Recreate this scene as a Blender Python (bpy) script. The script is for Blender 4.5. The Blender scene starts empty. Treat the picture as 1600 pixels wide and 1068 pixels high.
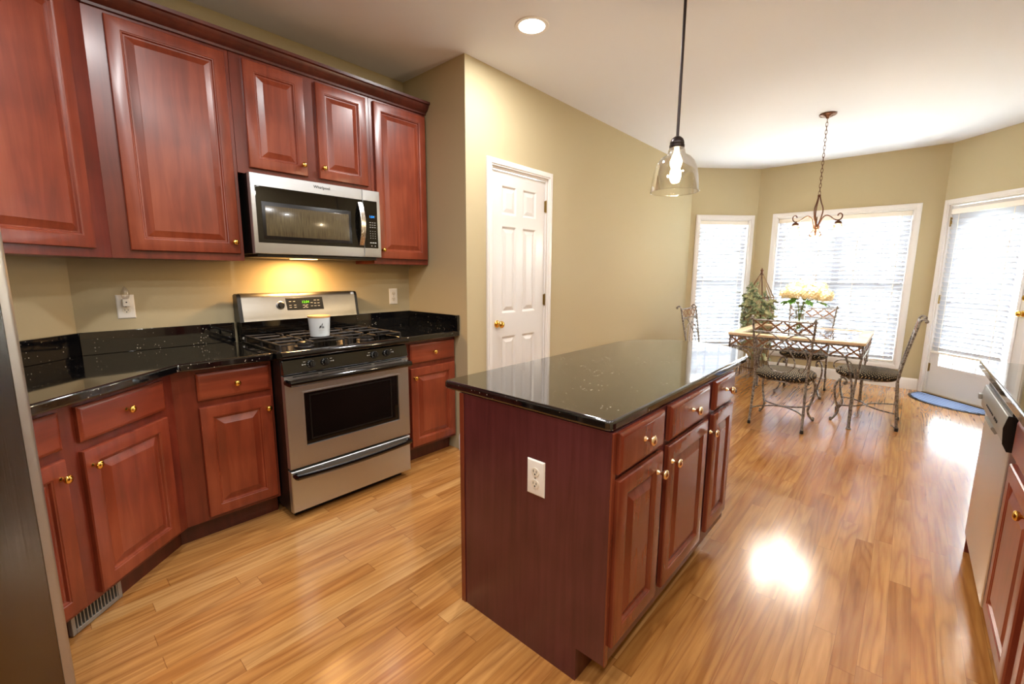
import bpy, bmesh, math, random
from mathutils import Vector, Matrix
random.seed(7)
PI = math.pi
C = bpy.context.scene.collection
sc = bpy.context.scene

# ------------------------------------------------------------------ camera, world, exposure
CAM_Z = 1.3368
cam_d = bpy.data.cameras.new('camera'); cam = bpy.data.objects.new('camera', cam_d); C.objects.link(cam)
YAW, PITCH, ROLL = math.radians(41.8167), math.radians(8.7494), math.radians(.3136)
fw = Vector((math.cos(YAW)*math.cos(PITCH), math.sin(YAW)*math.cos(PITCH), -math.sin(PITCH)))
rt = Vector((math.sin(YAW), -math.cos(YAW), 0)); up = rt.cross(fw)
r2 = rt*math.cos(ROLL)+up*math.sin(ROLL); u2 = -rt*math.sin(ROLL)+up*math.cos(ROLL)
cam.matrix_world = Matrix(((r2.x, u2.x, -fw.x, 0), (r2.y, u2.y, -fw.y, 0), (r2.z, u2.z, -fw.z, CAM_Z), (0, 0, 0, 1)))
cam_d.sensor_width = 36; cam_d.lens = 36*688.94/1600; cam_d.clip_start = .02
sc.camera = cam
sc.view_settings.view_transform = 'Standard'
try: sc.view_settings.look = 'None'
except Exception: pass
sc.view_settings.gamma = 1; sc.view_settings.exposure = 0.88
sc.view_settings.use_curve_mapping = False
sc.cycles.use_denoising = True
sc.cycles.max_bounces = 10; sc.cycles.diffuse_bounces = 5; sc.cycles.glossy_bounces = 4
sc.cycles.transparent_max_bounces = 16; sc.cycles.sample_clamp_indirect = 60
wd = bpy.data.worlds.new('sky'); sc.world = wd; wd.use_nodes = True
bgn = wd.node_tree.nodes['Background']; bgn.inputs[0].default_value = (.86, .94, 1, 1); bgn.inputs[1].default_value = 20

# recessed cans: x, y (the first is in view, the others are added fill over and behind the camera)
CANS = [(2.192, 1.818), (.45, 1.5), (.9, .35), (-.9, .9), (-.6, -.45), (1.6, -.45)]
CAN_W = [13.5, 11, 11, 11, 11, 10]   # watts, one for each can
CEIL = 2.781

# ------------------------------------------------------------------ materials
def lin(h):
    h = h.lstrip('#'); o = []
    for i in (0, 2, 4):
        c = int(h[i:i+2], 16)/255
        o.append(c/12.92 if c <= .04045 else ((c+.055)/1.055)**2.4)
    return (*o, 1)
def mat(name, col, rough=.5, metal=0, **kw):
    m = bpy.data.materials.new(name); m.use_nodes = True
    p = m.node_tree.nodes['Principled BSDF']
    p.inputs['Base Color'].default_value = lin(col); p.inputs['Roughness'].default_value = rough; p.inputs['Metallic'].default_value = metal
    for k, v in kw.items(): p.inputs[k.replace('_', ' ')].default_value = v
    return m
class NT:
    def __init__(s, m): s.t = m.node_tree; s.p = s.t.nodes['Principled BSDF']
    def n(s, typ, **kw):
        x = s.t.nodes.new(typ)
        for k, v in kw.items():
            if k.startswith('i_'):
                key = k[2:]; key = int(key) if key.isdigit() else key.replace('_', ' ')
                x.inputs[key].default_value = v
            else: setattr(x, k, v)
        return x
    def l(s, a, b): s.t.links.new(a, b)
    def math(s, op, a, b=None):
        x = s.t.nodes.new('ShaderNodeMath'); x.operation = op
        for i, v in enumerate((a, b)):
            if v is None: continue
            if isinstance(v, (int, float)): x.inputs[i].default_value = v
            else: s.l(v, x.inputs[i])
        return x.outputs[0]
    def ramp(s, fac, stops):
        x = s.t.nodes.new('ShaderNodeValToRGB'); e = x.color_ramp.elements
        while len(e) < len(stops): e.new(.5)
        for el, (pos, c) in zip(e, stops): el.position = pos; el.color = lin(c) if isinstance(c, str) else c
        s.l(fac, x.inputs[0]); return x.outputs[0]
def wood(name, dark, mid, light, rough=.34, sc_=(14, 14, 1.3), coat=.25):
    m = mat(name, mid, rough); t = NT(m)
    co = t.n('ShaderNodeTexCoord'); oi = t.n('ShaderNodeObjectInfo')
    mp = t.n('ShaderNodeMapping', i_Scale=sc_); t.l(co.outputs['Object'], mp.inputs[0])
    off = t.math('MULTIPLY', oi.outputs['Random'], 37.); cx = t.n('ShaderNodeCombineXYZ'); t.l(off, cx.inputs[0]); t.l(off, cx.inputs[2])
    t.l(cx.outputs[0], mp.inputs['Location'])
    n1 = t.n('ShaderNodeTexNoise', i_Scale=2.2, i_Detail=6., i_Distortion=.6); t.l(mp.outputs[0], n1.inputs[0])
    n2 = t.n('ShaderNodeTexNoise', i_Scale=3.5, i_Detail=2.); t.l(co.outputs['Object'], n2.inputs[0])
    f = t.math('ADD', t.math('MULTIPLY', n1.outputs[0], .45), t.math('MULTIPLY', n2.outputs[0], .55))
    t.l(t.ramp(f, [(.26, dark), (.5, mid), (.74, light)]), t.p.inputs['Base Color'])
    t.p.inputs['Coat Weight'].default_value = coat; t.p.inputs['Coat Roughness'].default_value = .22
    return m
M = {}
M['cherry'] = wood('cherry', '4a1a10', '6a2718', '843822')
M['cherry_door'] = wood('cherry_door', '5c2314', '7f351f', '9a4c30')
M['cherry_side'] = wood('cherry_rail', '5c2314', '7f351f', '9a4c30', sc_=(1.3, 14, 14))
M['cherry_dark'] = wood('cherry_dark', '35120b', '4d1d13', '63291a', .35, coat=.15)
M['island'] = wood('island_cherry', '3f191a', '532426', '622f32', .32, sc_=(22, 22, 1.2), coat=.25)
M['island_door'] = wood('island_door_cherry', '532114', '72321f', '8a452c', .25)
M['black'] = mat('black_plastic', '0b0b0c', .35)
M['black_gloss'] = mat('black_enamel', '060607', .1, Coat_Weight=.5)
M['dark_void'] = mat('dark_cavity', '050505', .9)
M['white_paint'] = mat('white_gloss_paint', 'd9d6d4', .3)
M['ceiling'] = mat('ceiling_paint', 'dcdce0', .9)
M['trim'] = mat('trim_paint', 'e2dedb', .35)
M['plastic_white'] = mat('white_plastic', 'f0ece4', .3)
M['ivory'] = mat('ivory_plastic', 'e6dfcf', .35)
M['brass'] = mat('polished_brass', 'e8be62', .12, 1)
M['nickel_brass'] = mat('pale_brass', 'e9cfa4', .1, 1)
M['hinge'] = mat('aged_brass', 'a38a52', .3, 1)
M['bronze'] = mat('bronze_metal', '6a4a38', .35, .8)
M['pend_metal'] = mat('dark_bronze', '3c3434', .35, .8)
M['oak_table'] = wood('table_wood', 'c6a680', 'd9be9a', 'e6d1b3', .4, sc_=(6, 6, 6), coat=.1)
M['blind'] = mat('blind_slat', 'f4f4f2', .5)
M['rail_white'] = mat('blind_rail', 'efe9df', .45)
M['cream'] = mat('cream_petal', 'f0deae', .6)
M['stem'] = mat('green_stem', '6d8a3a', .5)
M['leaf'] = mat('green_leaf', '4c7a2c', .5)
M['twig'] = wood('twig', '6f5a40', 'a58c66', 'cbb58d', .8, coat=0)
M['text_dark'] = mat('dark_lettering', '2a2a2c', .5)
M['text_light'] = mat('pale_lettering', 'b9b9b4', .5)
M['ceramic'] = mat('candle_jar', 'cfd6da', .3)
M['lid'] = mat('candle_lid', 'd9a566', .5)
M['cast_iron'] = mat('cast_iron', '2b2725', .45, .4)
M['satin'] = mat('satin_edge_steel', 'aaa398', .38, .8)
M['rubber'] = mat('rubber_tip', '151412', .6)
M['silver'] = mat('silver_plastic', '9c9a94', .35, .5)

def emit(name, col, s):
    m = bpy.data.materials.new(name); m.use_nodes = True; t = m.node_tree; t.nodes.clear()
    o = t.nodes.new('ShaderNodeOutputMaterial'); e = t.nodes.new('ShaderNodeEmission')
    e.inputs[0].default_value = lin(col); e.inputs[1].default_value = s; t.links.new(e.outputs[0], o.inputs[0]); return m
M['can_lens'] = emit('can_lens', 'fff6ea', 9)
M['bulb'] = emit('bulb_glow', 'ffe2b8', 10)
M['digits_green'] = emit('digits_green', '9cff2a', .9)
M['digits_blue'] = emit('digits_blue', '3aa0ff', .9)
M['hood_lens'] = emit('hood_lens', 'ffc070', 6)

def glass(name, tint=(1, 1, 1, 1), refl=.06, edge=.6, rough=.02):
    m = bpy.data.materials.new(name); m.use_nodes = True; t = m.node_tree; t.nodes.clear()
    o = t.nodes.new('ShaderNodeOutputMaterial'); a = t.nodes.new('ShaderNodeBsdfTransparent'); g = t.nodes.new('ShaderNodeBsdfGlossy')
    a.inputs[0].default_value = tint; g.inputs['Roughness'].default_value = rough
    lw = t.nodes.new('ShaderNodeLayerWeight'); lw.inputs[0].default_value = .25
    mr = t.nodes.new('ShaderNodeMapRange'); mr.inputs['To Min'].default_value = refl; mr.inputs['To Max'].default_value = edge
    mx = t.nodes.new('ShaderNodeMixShader')
    t.links.new(lw.outputs['Facing'], mr.inputs[0]); t.links.new(mr.outputs[0], mx.inputs[0]); t.links.new(a.outputs[0], mx.inputs[1]); t.links.new(g.outputs[0], mx.inputs[2]); t.links.new(mx.outputs[0], o.inputs[0]); return m
M['glass'] = glass('clear_glass')
M['vase_glass'] = glass('vase_glass', (.9, .93, .93, 1), .1, .8)
M['shade_glass'] = glass('pendant_glass', (.98, .975, .96, 1), .05, .75)
M['night_glass'] = glass('night_light_glass', (.97, .96, .95, 1), .14, .8, .08)
M['frost'] = glass('seeded_glass', (.95, .9, .82, 1), .15, .6, .2)

def f_wall():
    m = mat('wall_paint', 'b8aa88', .75); t = NT(m)
    co = t.n('ShaderNodeTexCoord'); n = t.n('ShaderNodeTexNoise', i_Scale=120., i_Detail=2.); t.l(co.outputs['Object'], n.inputs[0])
    b = t.n('ShaderNodeBump', i_Strength=.06, i_Distance=.002); t.l(n.outputs[0], b.inputs['Height']); t.l(b.outputs[0], t.p.inputs['Normal']); return m
M['wall'] = f_wall()
def f_floor():
    m = mat('oak_floor', 'c08a4c', .2); t = NT(m)
    co = t.n('ShaderNodeTexCoord'); sx = t.n('ShaderNodeSeparateXYZ'); t.l(co.outputs['Object'], sx.inputs[0])
    X, Y = sx.outputs[0], sx.outputs[1]
    W_, L_ = .07, 1.0
    ys = t.math('DIVIDE', Y, W_); row = t.math('FLOOR', ys)
    wn = t.n('ShaderNodeTexWhiteNoise', noise_dimensions='1D'); t.l(row, wn.inputs['W'])
    xs = t.math('ADD', t.math('DIVIDE', X, L_), t.math('MULTIPLY', wn.outputs[0], 7.3)); col = t.math('FLOOR', xs)
    cv = t.n('ShaderNodeCombineXYZ'); t.l(row, cv.inputs[0]); t.l(col, cv.inputs[1])
    w2 = t.n('ShaderNodeTexWhiteNoise', noise_dimensions='2D'); t.l(cv.outputs[0], w2.inputs['Vector']); rnd = w2.outputs['Value']
    # cathedral grain: nested contours of a stretched noise, different for each board
    g = t.n('ShaderNodeCombineXYZ'); t.l(t.math('MULTIPLY', X, .6), g.inputs[0]); t.l(t.math('ADD', t.math('MULTIPLY', Y, 8.), t.math('MULTIPLY', rnd, 60.)), g.inputs[1]); t.l(t.math('MULTIPLY', rnd, 91.), g.inputs[2])
    n1 = t.n('ShaderNodeTexNoise', i_Scale=1., i_Detail=2., i_Roughness=.45, i_Distortion=.35); t.l(g.outputs[0], n1.inputs[0])
    band = t.math('FRACT', t.math('MULTIPLY', n1.outputs[0], 9.))
    ring = t.ramp(band, [(0, (.3, .3, .3, 1)), (.2, (.8, .8, .8, 1)), (.4, (1, 1, 1, 1)), (.7, (.85, .85, .85, 1)), (1., (.3, .3, .3, 1))])
    g2 = t.n('ShaderNodeCombineXYZ'); t.l(t.math('MULTIPLY', X, 5.), g2.inputs[0]); t.l(t.math('MULTIPLY', Y, 75.), g2.inputs[1]); t.l(t.math('MULTIPLY', rnd, 13.), g2.inputs[2])
    n2 = t.n('ShaderNodeTexNoise', i_Scale=1., i_Detail=3.); t.l(g2.outputs[0], n2.inputs[0])
    base = t.ramp(rnd, [(0, 'b0793d'), (.3, 'bf8a4d'), (.6, 'c69254'), (.85, 'ba8043'), (1, 'cd9f63')])
    def mul(a, fac, col, strength):
        x = t.n('ShaderNodeMix', data_type='RGBA', blend_type='MULTIPLY'); x.inputs[7].default_value = lin(col)
        t.l(t.math('MULTIPLY', fac, strength), x.inputs[0]); t.l(a, x.inputs[6]); return x.outputs[2]
    c1 = mul(base, t.math('SUBTRACT', 1., ring), '8a5626', .55)
    c2 = mul(c1, t.ramp(n2.outputs[0], [(.36, (1, 1, 1, 1)), (.62, (0, 0, 0, 1))]), 'b08350', .3)
    fy = t.math('ABSOLUTE', t.math('SUBTRACT', t.math('FRACT', ys), .5)); fx = t.math('ABSOLUTE', t.math('SUBTRACT', t.math('FRACT', xs), .5))
    gap = t.math('MAXIMUM', t.math('GREATER_THAN', fy, .492), t.math('GREATER_THAN', fx, .4988))
    c3 = mul(c2, gap, '7a5028', .5)
    t.l(c3, t.p.inputs['Base Color'])
    n3 = t.n('ShaderNodeTexNoise', i_Scale=6., i_Detail=3.); t.l(co.outputs['Object'], n3.inputs[0])
    t.l(t.math('ADD', t.math('MULTIPLY', n3.outputs[0], .14), .12), t.p.inputs['Roughness'])
    b = t.n('ShaderNodeBump', i_Strength=.04, i_Distance=.002); t.l(n3.outputs[0], b.inputs['Height']); t.l(b.outputs[0], t.p.inputs['Normal'])
    t.p.inputs['Coat Weight'].default_value = .35; t.p.inputs['Coat Roughness'].default_value = .2
    return m
M['floor'] = f_floor()
def f_granite():
    m = mat('black_granite', '08080a', .06); t = NT(m)
    co = t.n('ShaderNodeTexCoord'); v = t.n('ShaderNodeTexVoronoi', i_Scale=85.); t.l(co.outputs['Object'], v.inputs[0])
    n = t.n('ShaderNodeTexNoise', i_Scale=9., i_Detail=4.); t.l(co.outputs['Object'], n.inputs[0])
    s = t.math('LESS_THAN', v.outputs['Distance'], t.math('MULTIPLY', t.math('SUBTRACT', n.outputs[0], .42), .9))
    wn = t.n('ShaderNodeTexWhiteNoise'); t.l(v.outputs['Position'], wn.inputs['Vector'])
    s2 = t.math('MULTIPLY', s, t.math('GREATER_THAN', wn.outputs[0], .6))
    mx = t.n('ShaderNodeMix', data_type='RGBA'); t.l(s2, mx.inputs[0]); mx.inputs[6].default_value = lin('0a0a0c'); mx.inputs[7].default_value = lin('b0a798')
    t.l(mx.outputs[2], t.p.inputs['Base Color']); t.p.inputs['Specular IOR Level'].default_value = .8; t.p.inputs['Coat Weight'].default_value = .5; t.p.inputs['Coat Roughness'].default_value = .03
    return m
M['granite'] = f_granite()
def f_steel(name, col, rough, axis):
    m = mat(name, col, rough, 1); t = NT(m)
    co = t.n('ShaderNodeTexCoord'); s = [300, 300, 300]; s[axis] = 3
    mp = t.n('ShaderNodeMapping', i_Scale=s); t.l(co.outputs['Object'], mp.inputs[0])
    n = t.n('ShaderNodeTexNoise', i_Scale=1., i_Detail=2.); t.l(mp.outputs[0], n.inputs[0])
    b = t.n('ShaderNodeBump', i_Strength=.08, i_Distance=.0006); t.l(n.outputs[0], b.inputs['Height']); t.l(b.outputs[0], t.p.inputs['Normal'])
    t.l(t.math('ADD', t.math('MULTIPLY', n.outputs[0], .12), rough-.06), t.p.inputs['Roughness'])
    t.p.inputs['Anisotropic'].default_value = .5
    return m
M['steel'] = f_steel('brushed_steel', 'c3c6c9', .42, 0)
M['steel_v'] = f_steel('brushed_steel_upright', 'dcd9d4', .27, 2)
M['steel_dark'] = f_steel('brushed_steel_backguard', '9c9890', .33, 0)
M['steel_door'] = mat('satin_steel', 'e2dfda', .3, .9)
M['fridge_front'] = f_steel('fridge_steel', '6a6660', .22, 2)
def f_iron():
    m = mat('wrought_iron', '6b6763', .42, .6); t = NT(m)
    co = t.n('ShaderNodeTexCoord'); n = t.n('ShaderNodeTexNoise', i_Scale=60., i_Detail=3.); t.l(co.outputs['Object'], n.inputs[0])
    t.l(t.ramp(n.outputs[0], [(.35, '5a524b'), (.5, '8b857f'), (.7, 'b5b0aa')]), t.p.inputs['Base Color']); return m
M['iron'] = f_iron()
def f_strap():
    m = mat('rust_brown_strap', '8a6446', .5, .4); return m
M['strap'] = f_strap()
def f_fabric():
    m = mat('dotted_fabric', '1d1b18', .8); t = NT(m)
    co = t.n('ShaderNodeTexCoord'); mp = t.n('ShaderNodeMapping', i_Scale=(60, 60, 60), i_Rotation=(.5, .42, .785)); t.l(co.outputs['Object'], mp.inputs[0])
    sx = t.n('ShaderNodeSeparateXYZ'); t.l(mp.outputs[0], sx.inputs[0])
    d = [t.math('POWER', t.math('SUBTRACT', t.math('FRACT', sx.outputs[i]), .5), 2.) for i in (0, 1)]
    s = t.math('LESS_THAN', t.math('ADD', *d), .045)
    mx = t.n('ShaderNodeMix', data_type='RGBA'); t.l(s, mx.inputs[0]); mx.inputs[6].default_value = lin('191714'); mx.inputs[7].default_value = lin('bfa982')
    t.l(mx.outputs[2], t.p.inputs['Base Color']); return m
M['fabric'] = f_fabric()
def f_mat():
    m = mat('striped_mat', '5f7392', .95); t = NT(m)
    co = t.n('ShaderNodeTexCoord'); sx = t.n('ShaderNodeSeparateXYZ'); t.l(co.outputs['Object'], sx.inputs[0])
    f = t.math('FRACT', t.math('MULTIPLY', sx.outputs[1], 17.))
    t.l(t.ramp(f, [(.0, '7288b2'), (.5, '8da2c8'), (.58, '333d58'), (.82, '333d58'), (.88, '8da2c8')]), t.p.inputs['Base Color']); return m
M['mat'] = f_mat()
def f_slat():
    m = mat('blind_slat_vinyl', 'c0c4cc', .45); t = m.node_tree; p = t.nodes['Principled BSDF']
    o = t.nodes['Material Output']; tr = t.nodes.new('ShaderNodeBsdfTranslucent'); tr.inputs[0].default_value = lin('dde4f0')
    mx = t.nodes.new('ShaderNodeMixShader'); mx.inputs[0].default_value = .08
    t.links.new(p.outputs[0], mx.inputs[1]); t.links.new(tr.outputs[0], mx.inputs[2]); t.links.new(mx.outputs[0], o.inputs[0]); return m
M['blind'] = f_slat()
def f_ivy():
    m = mat('ivy_leaf', '7b8660', .6); t = NT(m)
    co = t.n('ShaderNodeTexCoord'); n = t.n('ShaderNodeTexNoise', i_Scale=14., i_Detail=3.); t.l(co.outputs['Object'], n.inputs[0])
    t.l(t.ramp(n.outputs[0], [(.35, '4f5e45'), (.48, '7e8a66'), (.6, 'a8a878'), (.72, 'c9c4a0')]), t.p.inputs['Base Color']); return m
M['ivy'] = f_ivy()
M['bounce_ground'] = mat('pale_bounce_patio', 'd5d6cc', .9)  # outdoor ground made pale to bounce daylight up onto the ceiling
M['microglass'] = mat('oven_glass', '0a0908', .05, Coat_Weight=.3)
def f_mesh():
    m = mat('microwave_screen', '5a5243', .18); t = NT(m)
    co = t.n('ShaderNodeTexCoord'); mp = t.n('ShaderNodeMapping', i_Scale=(300, 1, 12)); t.l(co.outputs['Object'], mp.inputs[0])
    n = t.n('ShaderNodeTexNoise', i_Scale=1.); t.l(mp.outputs[0], n.inputs[0])
    t.l(t.ramp(n.outputs[0], [(.35, '463d2e'), (.65, '5f563f')]), t.p.inputs['Base Color']); t.p.inputs['Coat Weight'].default_value = .5; t.p.inputs['Coat Roughness'].default_value = .03
    return m
M['screen'] = f_mesh()

# ------------------------------------------------------------------ mesh helper
class MB:
    def __init__(s, off=(0, 0, 0)): s.v = []; s.f = []; s.o = Vector(off)
    def add(s, vs, fs):
        b = len(s.v); s.v += [Vector(v)-s.o for v in vs]; s.f += [tuple(b+i for i in f) for f in fs]; return s
    def box(s, x0, x1, y0, y1, z0, z1):
        return s.add([(x0, y0, z0), (x1, y0, z0), (x1, y1, z0), (x0, y1, z0), (x0, y0, z1), (x1, y0, z1), (x1, y1, z1), (x0, y1, z1)],
                     [(0, 3, 2, 1), (4, 5, 6, 7), (0, 1, 5, 4), (1, 2, 6, 5), (2, 3, 7, 6), (3, 0, 4, 7)])
    def prism(s, poly, z0, z1):
        n = len(poly)
        a = sum(poly[i][0]*poly[(i+1) % n][1]-poly[(i+1) % n][0]*poly[i][1] for i in range(n))
        if a < 0: poly = poly[::-1]
        return s.add([(x, y, z0) for x, y in poly]+[(x, y, z1) for x, y in poly], [tuple(range(n))[::-1], tuple(range(n, 2*n))]+[(i, (i+1) % n, n+(i+1) % n, n+i) for i in range(n)])
    def prismx(s, prof, x0, x1):   # profile of (y, z) swept along x
        n = len(prof)
        return s.add([(x0, y, z) for y, z in prof]+[(x1, y, z) for y, z in prof], [tuple(range(n)), tuple(range(n, 2*n))[::-1]]+[(i, n+i, n+(i+1) % n, (i+1) % n) for i in range(n)])
    def loops(s, x0, x1, z0, z1, prof, cap=True):   # raised panel seen from -y: prof of (inset, y)
        vs = []; fs = []
        for ins, y in prof: vs += [(x0+ins, y, z0+ins), (x1-ins, y, z0+ins), (x1-ins, y, z1-ins), (x0+ins, y, z1-ins)]
        for k in range(len(prof)-1):
            for i in range(4): a = 4*k+i; b = 4*k+(i+1) % 4; fs.append((a, b, b+4, a+4))
        if cap: k = 4*(len(prof)-1); fs.append((k, k+1, k+2, k+3))
        return s.add(vs, fs)
    def ring(s, outer, inner, y0, y1):  # flat frame in the xz plane with rectangular hole
        (a0, a1, b0, b1), (c0, c1, d0, d1) = outer, inner
        s.box(a0, c0, y0, y1, b0, b1); s.box(c1, a1, y0, y1, b0, b1); s.box(c0, c1, y0, y1, b0, d0); s.box(c0, c1, y0, y1, d1, b1); return s
    def tube(s, pts, r, n=8, closed=False, flat=None):
        pts = [Vector(p) for p in pts]; N = len(pts); rr = r if isinstance(r, (list, tuple)) else [r]*N
        tg = []
        for i in range(N):
            a = pts[(i-1) % N] if closed or i > 0 else pts[i]; b = pts[(i+1) % N] if closed or i < N-1 else pts[i]
            d = b-a; tg.append(d.normalized() if d.length > 1e-9 else Vector((0, 0, 1)))
        ref = Vector((0, 0, 1)) if abs(tg[0].z) < .9 else Vector((1, 0, 0))
        u = tg[0].cross(ref).normalized(); vs = []
        for i in range(N):
            u = (u-tg[i]*u.dot(tg[i])).normalized(); w = tg[i].cross(u)
            for k in range(n):
                a = 2*PI*k/n; vs.append(pts[i]+(u*math.cos(a)+w*math.sin(a)*(flat or 1))*rr[i])
        fs = []
        for i in range(N if closed else N-1):
            for k in range(n):
                a = i*n+k; b = i*n+(k+1) % n; j = ((i+1) % N)*n; fs.append((a, b, j+(k+1) % n, j+k))
        if not closed: fs += [tuple(range(n))[::-1], tuple(range((N-1)*n, N*n))]
        return s.add(vs, fs)
    def lathe(s, prof, c=(0, 0, 0), axis='z', n=24, cap=True):   # prof of (radius, height)
        vs = []
        for r, h in prof:
            for k in range(n):
                a = 2*PI*k/n; x, y = r*math.cos(a), r*math.sin(a)
                p = {'z': (x, y, h), 'y': (x, -h, y), 'x': (h, x, y)}[axis]   # 'y' grows toward -y
                vs.append((p[0]+c[0], p[1]+c[1], p[2]+c[2]))
        fs = []
        for i in range(len(prof)-1):
            for k in range(n): a = i*n+k; b = i*n+(k+1) % n; fs.append((a, b, b+n, a+n))
        if cap: fs += [tuple(range(n))[::-1], tuple(range((len(prof)-1)*n, len(prof)*n))]
        return s.add(vs, fs)
    def ball(s, c, r, n=12, m=8): return s.lathe([(r*math.sin(PI*i/m) if 0 < i < m else r*.02, -r*math.cos(PI*i/m)) for i in range(m+1)], c, n=n)
    def build(s, name, m, parent=None, smooth=True, bevel=0, loc=None, seg=2, angle=35):
        me = bpy.data.meshes.new(name); me.from_pydata([tuple(v) for v in s.v], [], s.f); me.update()
        b = bmesh.new(); b.from_mesh(me); bmesh.ops.recalc_face_normals(b, faces=b.faces); b.to_mesh(me); b.free()
        me.materials.append(M[m] if isinstance(m, str) else m)
        if smooth:
            me.polygons.foreach_set('use_smooth', [True]*len(me.polygons)); me.set_sharp_from_angle(angle=math.radians(angle))
        o = bpy.data.objects.new(name, me); C.objects.link(o)
        if parent: o.parent = parent
        if loc is not None: o.location = loc
        if bevel:
            md = o.modifiers.new('bevel', 'BEVEL'); md.width = bevel; md.segments = seg; md.limit_method = 'ANGLE'; md.angle_limit = math.radians(40)
        return o
def tag(o, label, cat, group=None, kind=None):
    o['label'] = label
    if cat: o['category'] = cat
    if group: o['group'] = group
    if kind: o['kind'] = kind
    return o
def thing(name, label, cat, loc=(0, 0, 0), rz=0, group=None):
    o = bpy.data.objects.new(name, None); C.objects.link(o); o.location = loc; o.rotation_euler = (0, 0, rz); o.empty_display_size = .1
    return tag(o, label, cat, group)
def struct(o): o['kind'] = 'structure'; return o
def sroot(name, loc, rz):
    o = bpy.data.objects.new(name, None); C.objects.link(o); o.location = loc; o.rotation_euler = (0, 0, rz); return struct(o)
def dup(o, parent=None):
    c = o.copy(); C.objects.link(c); c.parent = parent
    for ch in list(o.children): dup(ch, c)
    return c
def text(name, body, size, loc, rot, m, parent, ext=.0006):
    cu = bpy.data.curves.new(name, 'FONT'); cu.body = body; cu.size = size; cu.extrude = ext; cu.align_x = 'CENTER'; cu.align_y = 'CENTER'
    t = bpy.data.objects.new(name, cu); C.objects.link(t); bpy.context.view_layer.update()
    me = bpy.data.meshes.new_from_object(t.evaluated_get(bpy.context.evaluated_depsgraph_get())); me.name = name
    bpy.data.objects.remove(t); bpy.data.curves.remove(cu)
    me.materials.clear(); me.materials.append(M[m]); o = bpy.data.objects.new(name, me); C.objects.link(o); o.parent = parent; o.location = loc; o.rotation_euler = rot
    return o
def spiral(c, r0, r1, a0, a1, n=14):   # 2D spiral points
    return [(c[0]+(r0+(r1-r0)*i/n)*math.cos(a0+(a1-a0)*i/n), c[1]+(r0+(r1-r0)*i/n)*math.sin(a0+(a1-a0)*i/n)) for i in range(n+1)]
def smooth_path(ps, k=6):  # Catmull-Rom
    ps = [Vector(p) for p in ps]; q = [ps[0]*2-ps[1]]+ps+[ps[-1]*2-ps[-2]]; out = []
    for i in range(1, len(q)-2):
        a, b, c, d = q[i-1:i+3]
        for j in range(k):
            t = j/k; out.append(.5*((2*b)+(c-a)*t+(2*a-5*b+4*c-d)*t*t+(3*b-a-3*c+d)*t**3))
    out.append(ps[-1]); return out

# ------------------------------------------------------------------ the room
XR, YD, YW = 2.15, 2.36, 3.06
COR = (.175, 3.06); AN = math.radians(42); ca, sa = math.cos(AN), math.sin(AN)
DIAG0 = (COR[0]-3.1*ca, COR[1]-3.1*sa)
XE, XB = (6.333, 2.36), (7.01, 1.689)
B2 = (7.01, -.19); B3 = (6.195, -.949); RB = -.949
XL = DIAG0[0]
FOOT = [DIAG0, COR, (XR, YW), (XR, YD), XE, XB, B2, B3, (XL, RB)]
def wall(name, p0, p1, holes=(), th=.12, z1=CEIL, ext=0):
    L = math.dist(p0, p1); rz = math.atan2(p1[1]-p0[1], p1[0]-p0[0])
    xs = sorted({0, L, *[h[0] for h in holes], *[h[1] for h in holes]}); zs = sorted({0, z1, *[h[2] for h in holes], *[h[3] for h in holes]})
    solid = lambda i, k: 0 <= i < len(xs)-1 and 0 <= k < len(zs)-1 and not any(h[0] <= (xs[i]+xs[i+1])/2 <= h[1] and h[2] <= (zs[k]+zs[k+1])/2 <= h[3] for h in holes)
    m = MB()
    for i in range(len(xs)-1):
        for k in range(len(zs)-1):
            if not solid(i, k): continue
            a, b, c, d = xs[i], xs[i+1], zs[k], zs[k+1]
            m.add([(a, 0, c), (b, 0, c), (b, 0, d), (a, 0, d)], [(0, 1, 2, 3)]); m.add([(a, th, c), (b, th, c), (b, th, d), (a, th, d)], [(3, 2, 1, 0)])
            for di, dk, q in ((-1, 0, [(a, 0, c), (a, th, c), (a, th, d), (a, 0, d)]), (1, 0, [(b, 0, c), (b, th, c), (b, th, d), (b, 0, d)]), (0, -1, [(a, 0, c), (b, 0, c), (b, th, c), (a, th, c)]), (0, 1, [(a, 0, d), (b, 0, d), (b, th, d), (a, th, d)])):
                if not solid(i+di, k+dk): m.add(q, [(0, 1, 2, 3)])
    me = m; o = me.build(name, 'wall', smooth=False); o.location = (*p0, 0); o.rotation_euler = (0, 0, rz)
    b = bmesh.new(); b.from_mesh(o.data); bmesh.ops.remove_doubles(b, verts=b.verts, dist=1e-5); bmesh.ops.recalc_face_normals(b, faces=b.faces); b.to_mesh(o.data); b.free()
    struct(o); return (*p0, 0), rz, L
struct(MB().prism(FOOT, -.1, 0).build('floor', 'floor', smooth=False))
struct(MB().prism([(XL-.15, RB-.15), (7.3, RB-.15), (7.3, 2.6), (2.3, 3.2), (XL-.15, 3.2)], CEIL, CEIL+.1).build('ceiling', 'ceiling', smooth=False))
struct(MB().box(-8, 30, -14, 16, -.3, -.14).build('ground', 'bounce_ground', smooth=False))
wall('wall_left', DIAG0, COR)
wall('wall_back', COR, (XR+.0, YW))
wall('wall_return', (XR, YW), (XR, YD+.12))
PD = dict(x0=.245, x1=.925, z1=2.12)   # pantry door opening measured from the corner
wd_loc, wd_rz, wd_L = wall('wall_pantry', (XR, YD), XE, [(PD['x0'], PD['x1'], 0, PD['z1'])])
W1 = (.135, .85, .30, 2.10); w1_loc, w1_rz, w1_L = wall('wall_bay_left', XE, XB, [W1])
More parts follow.
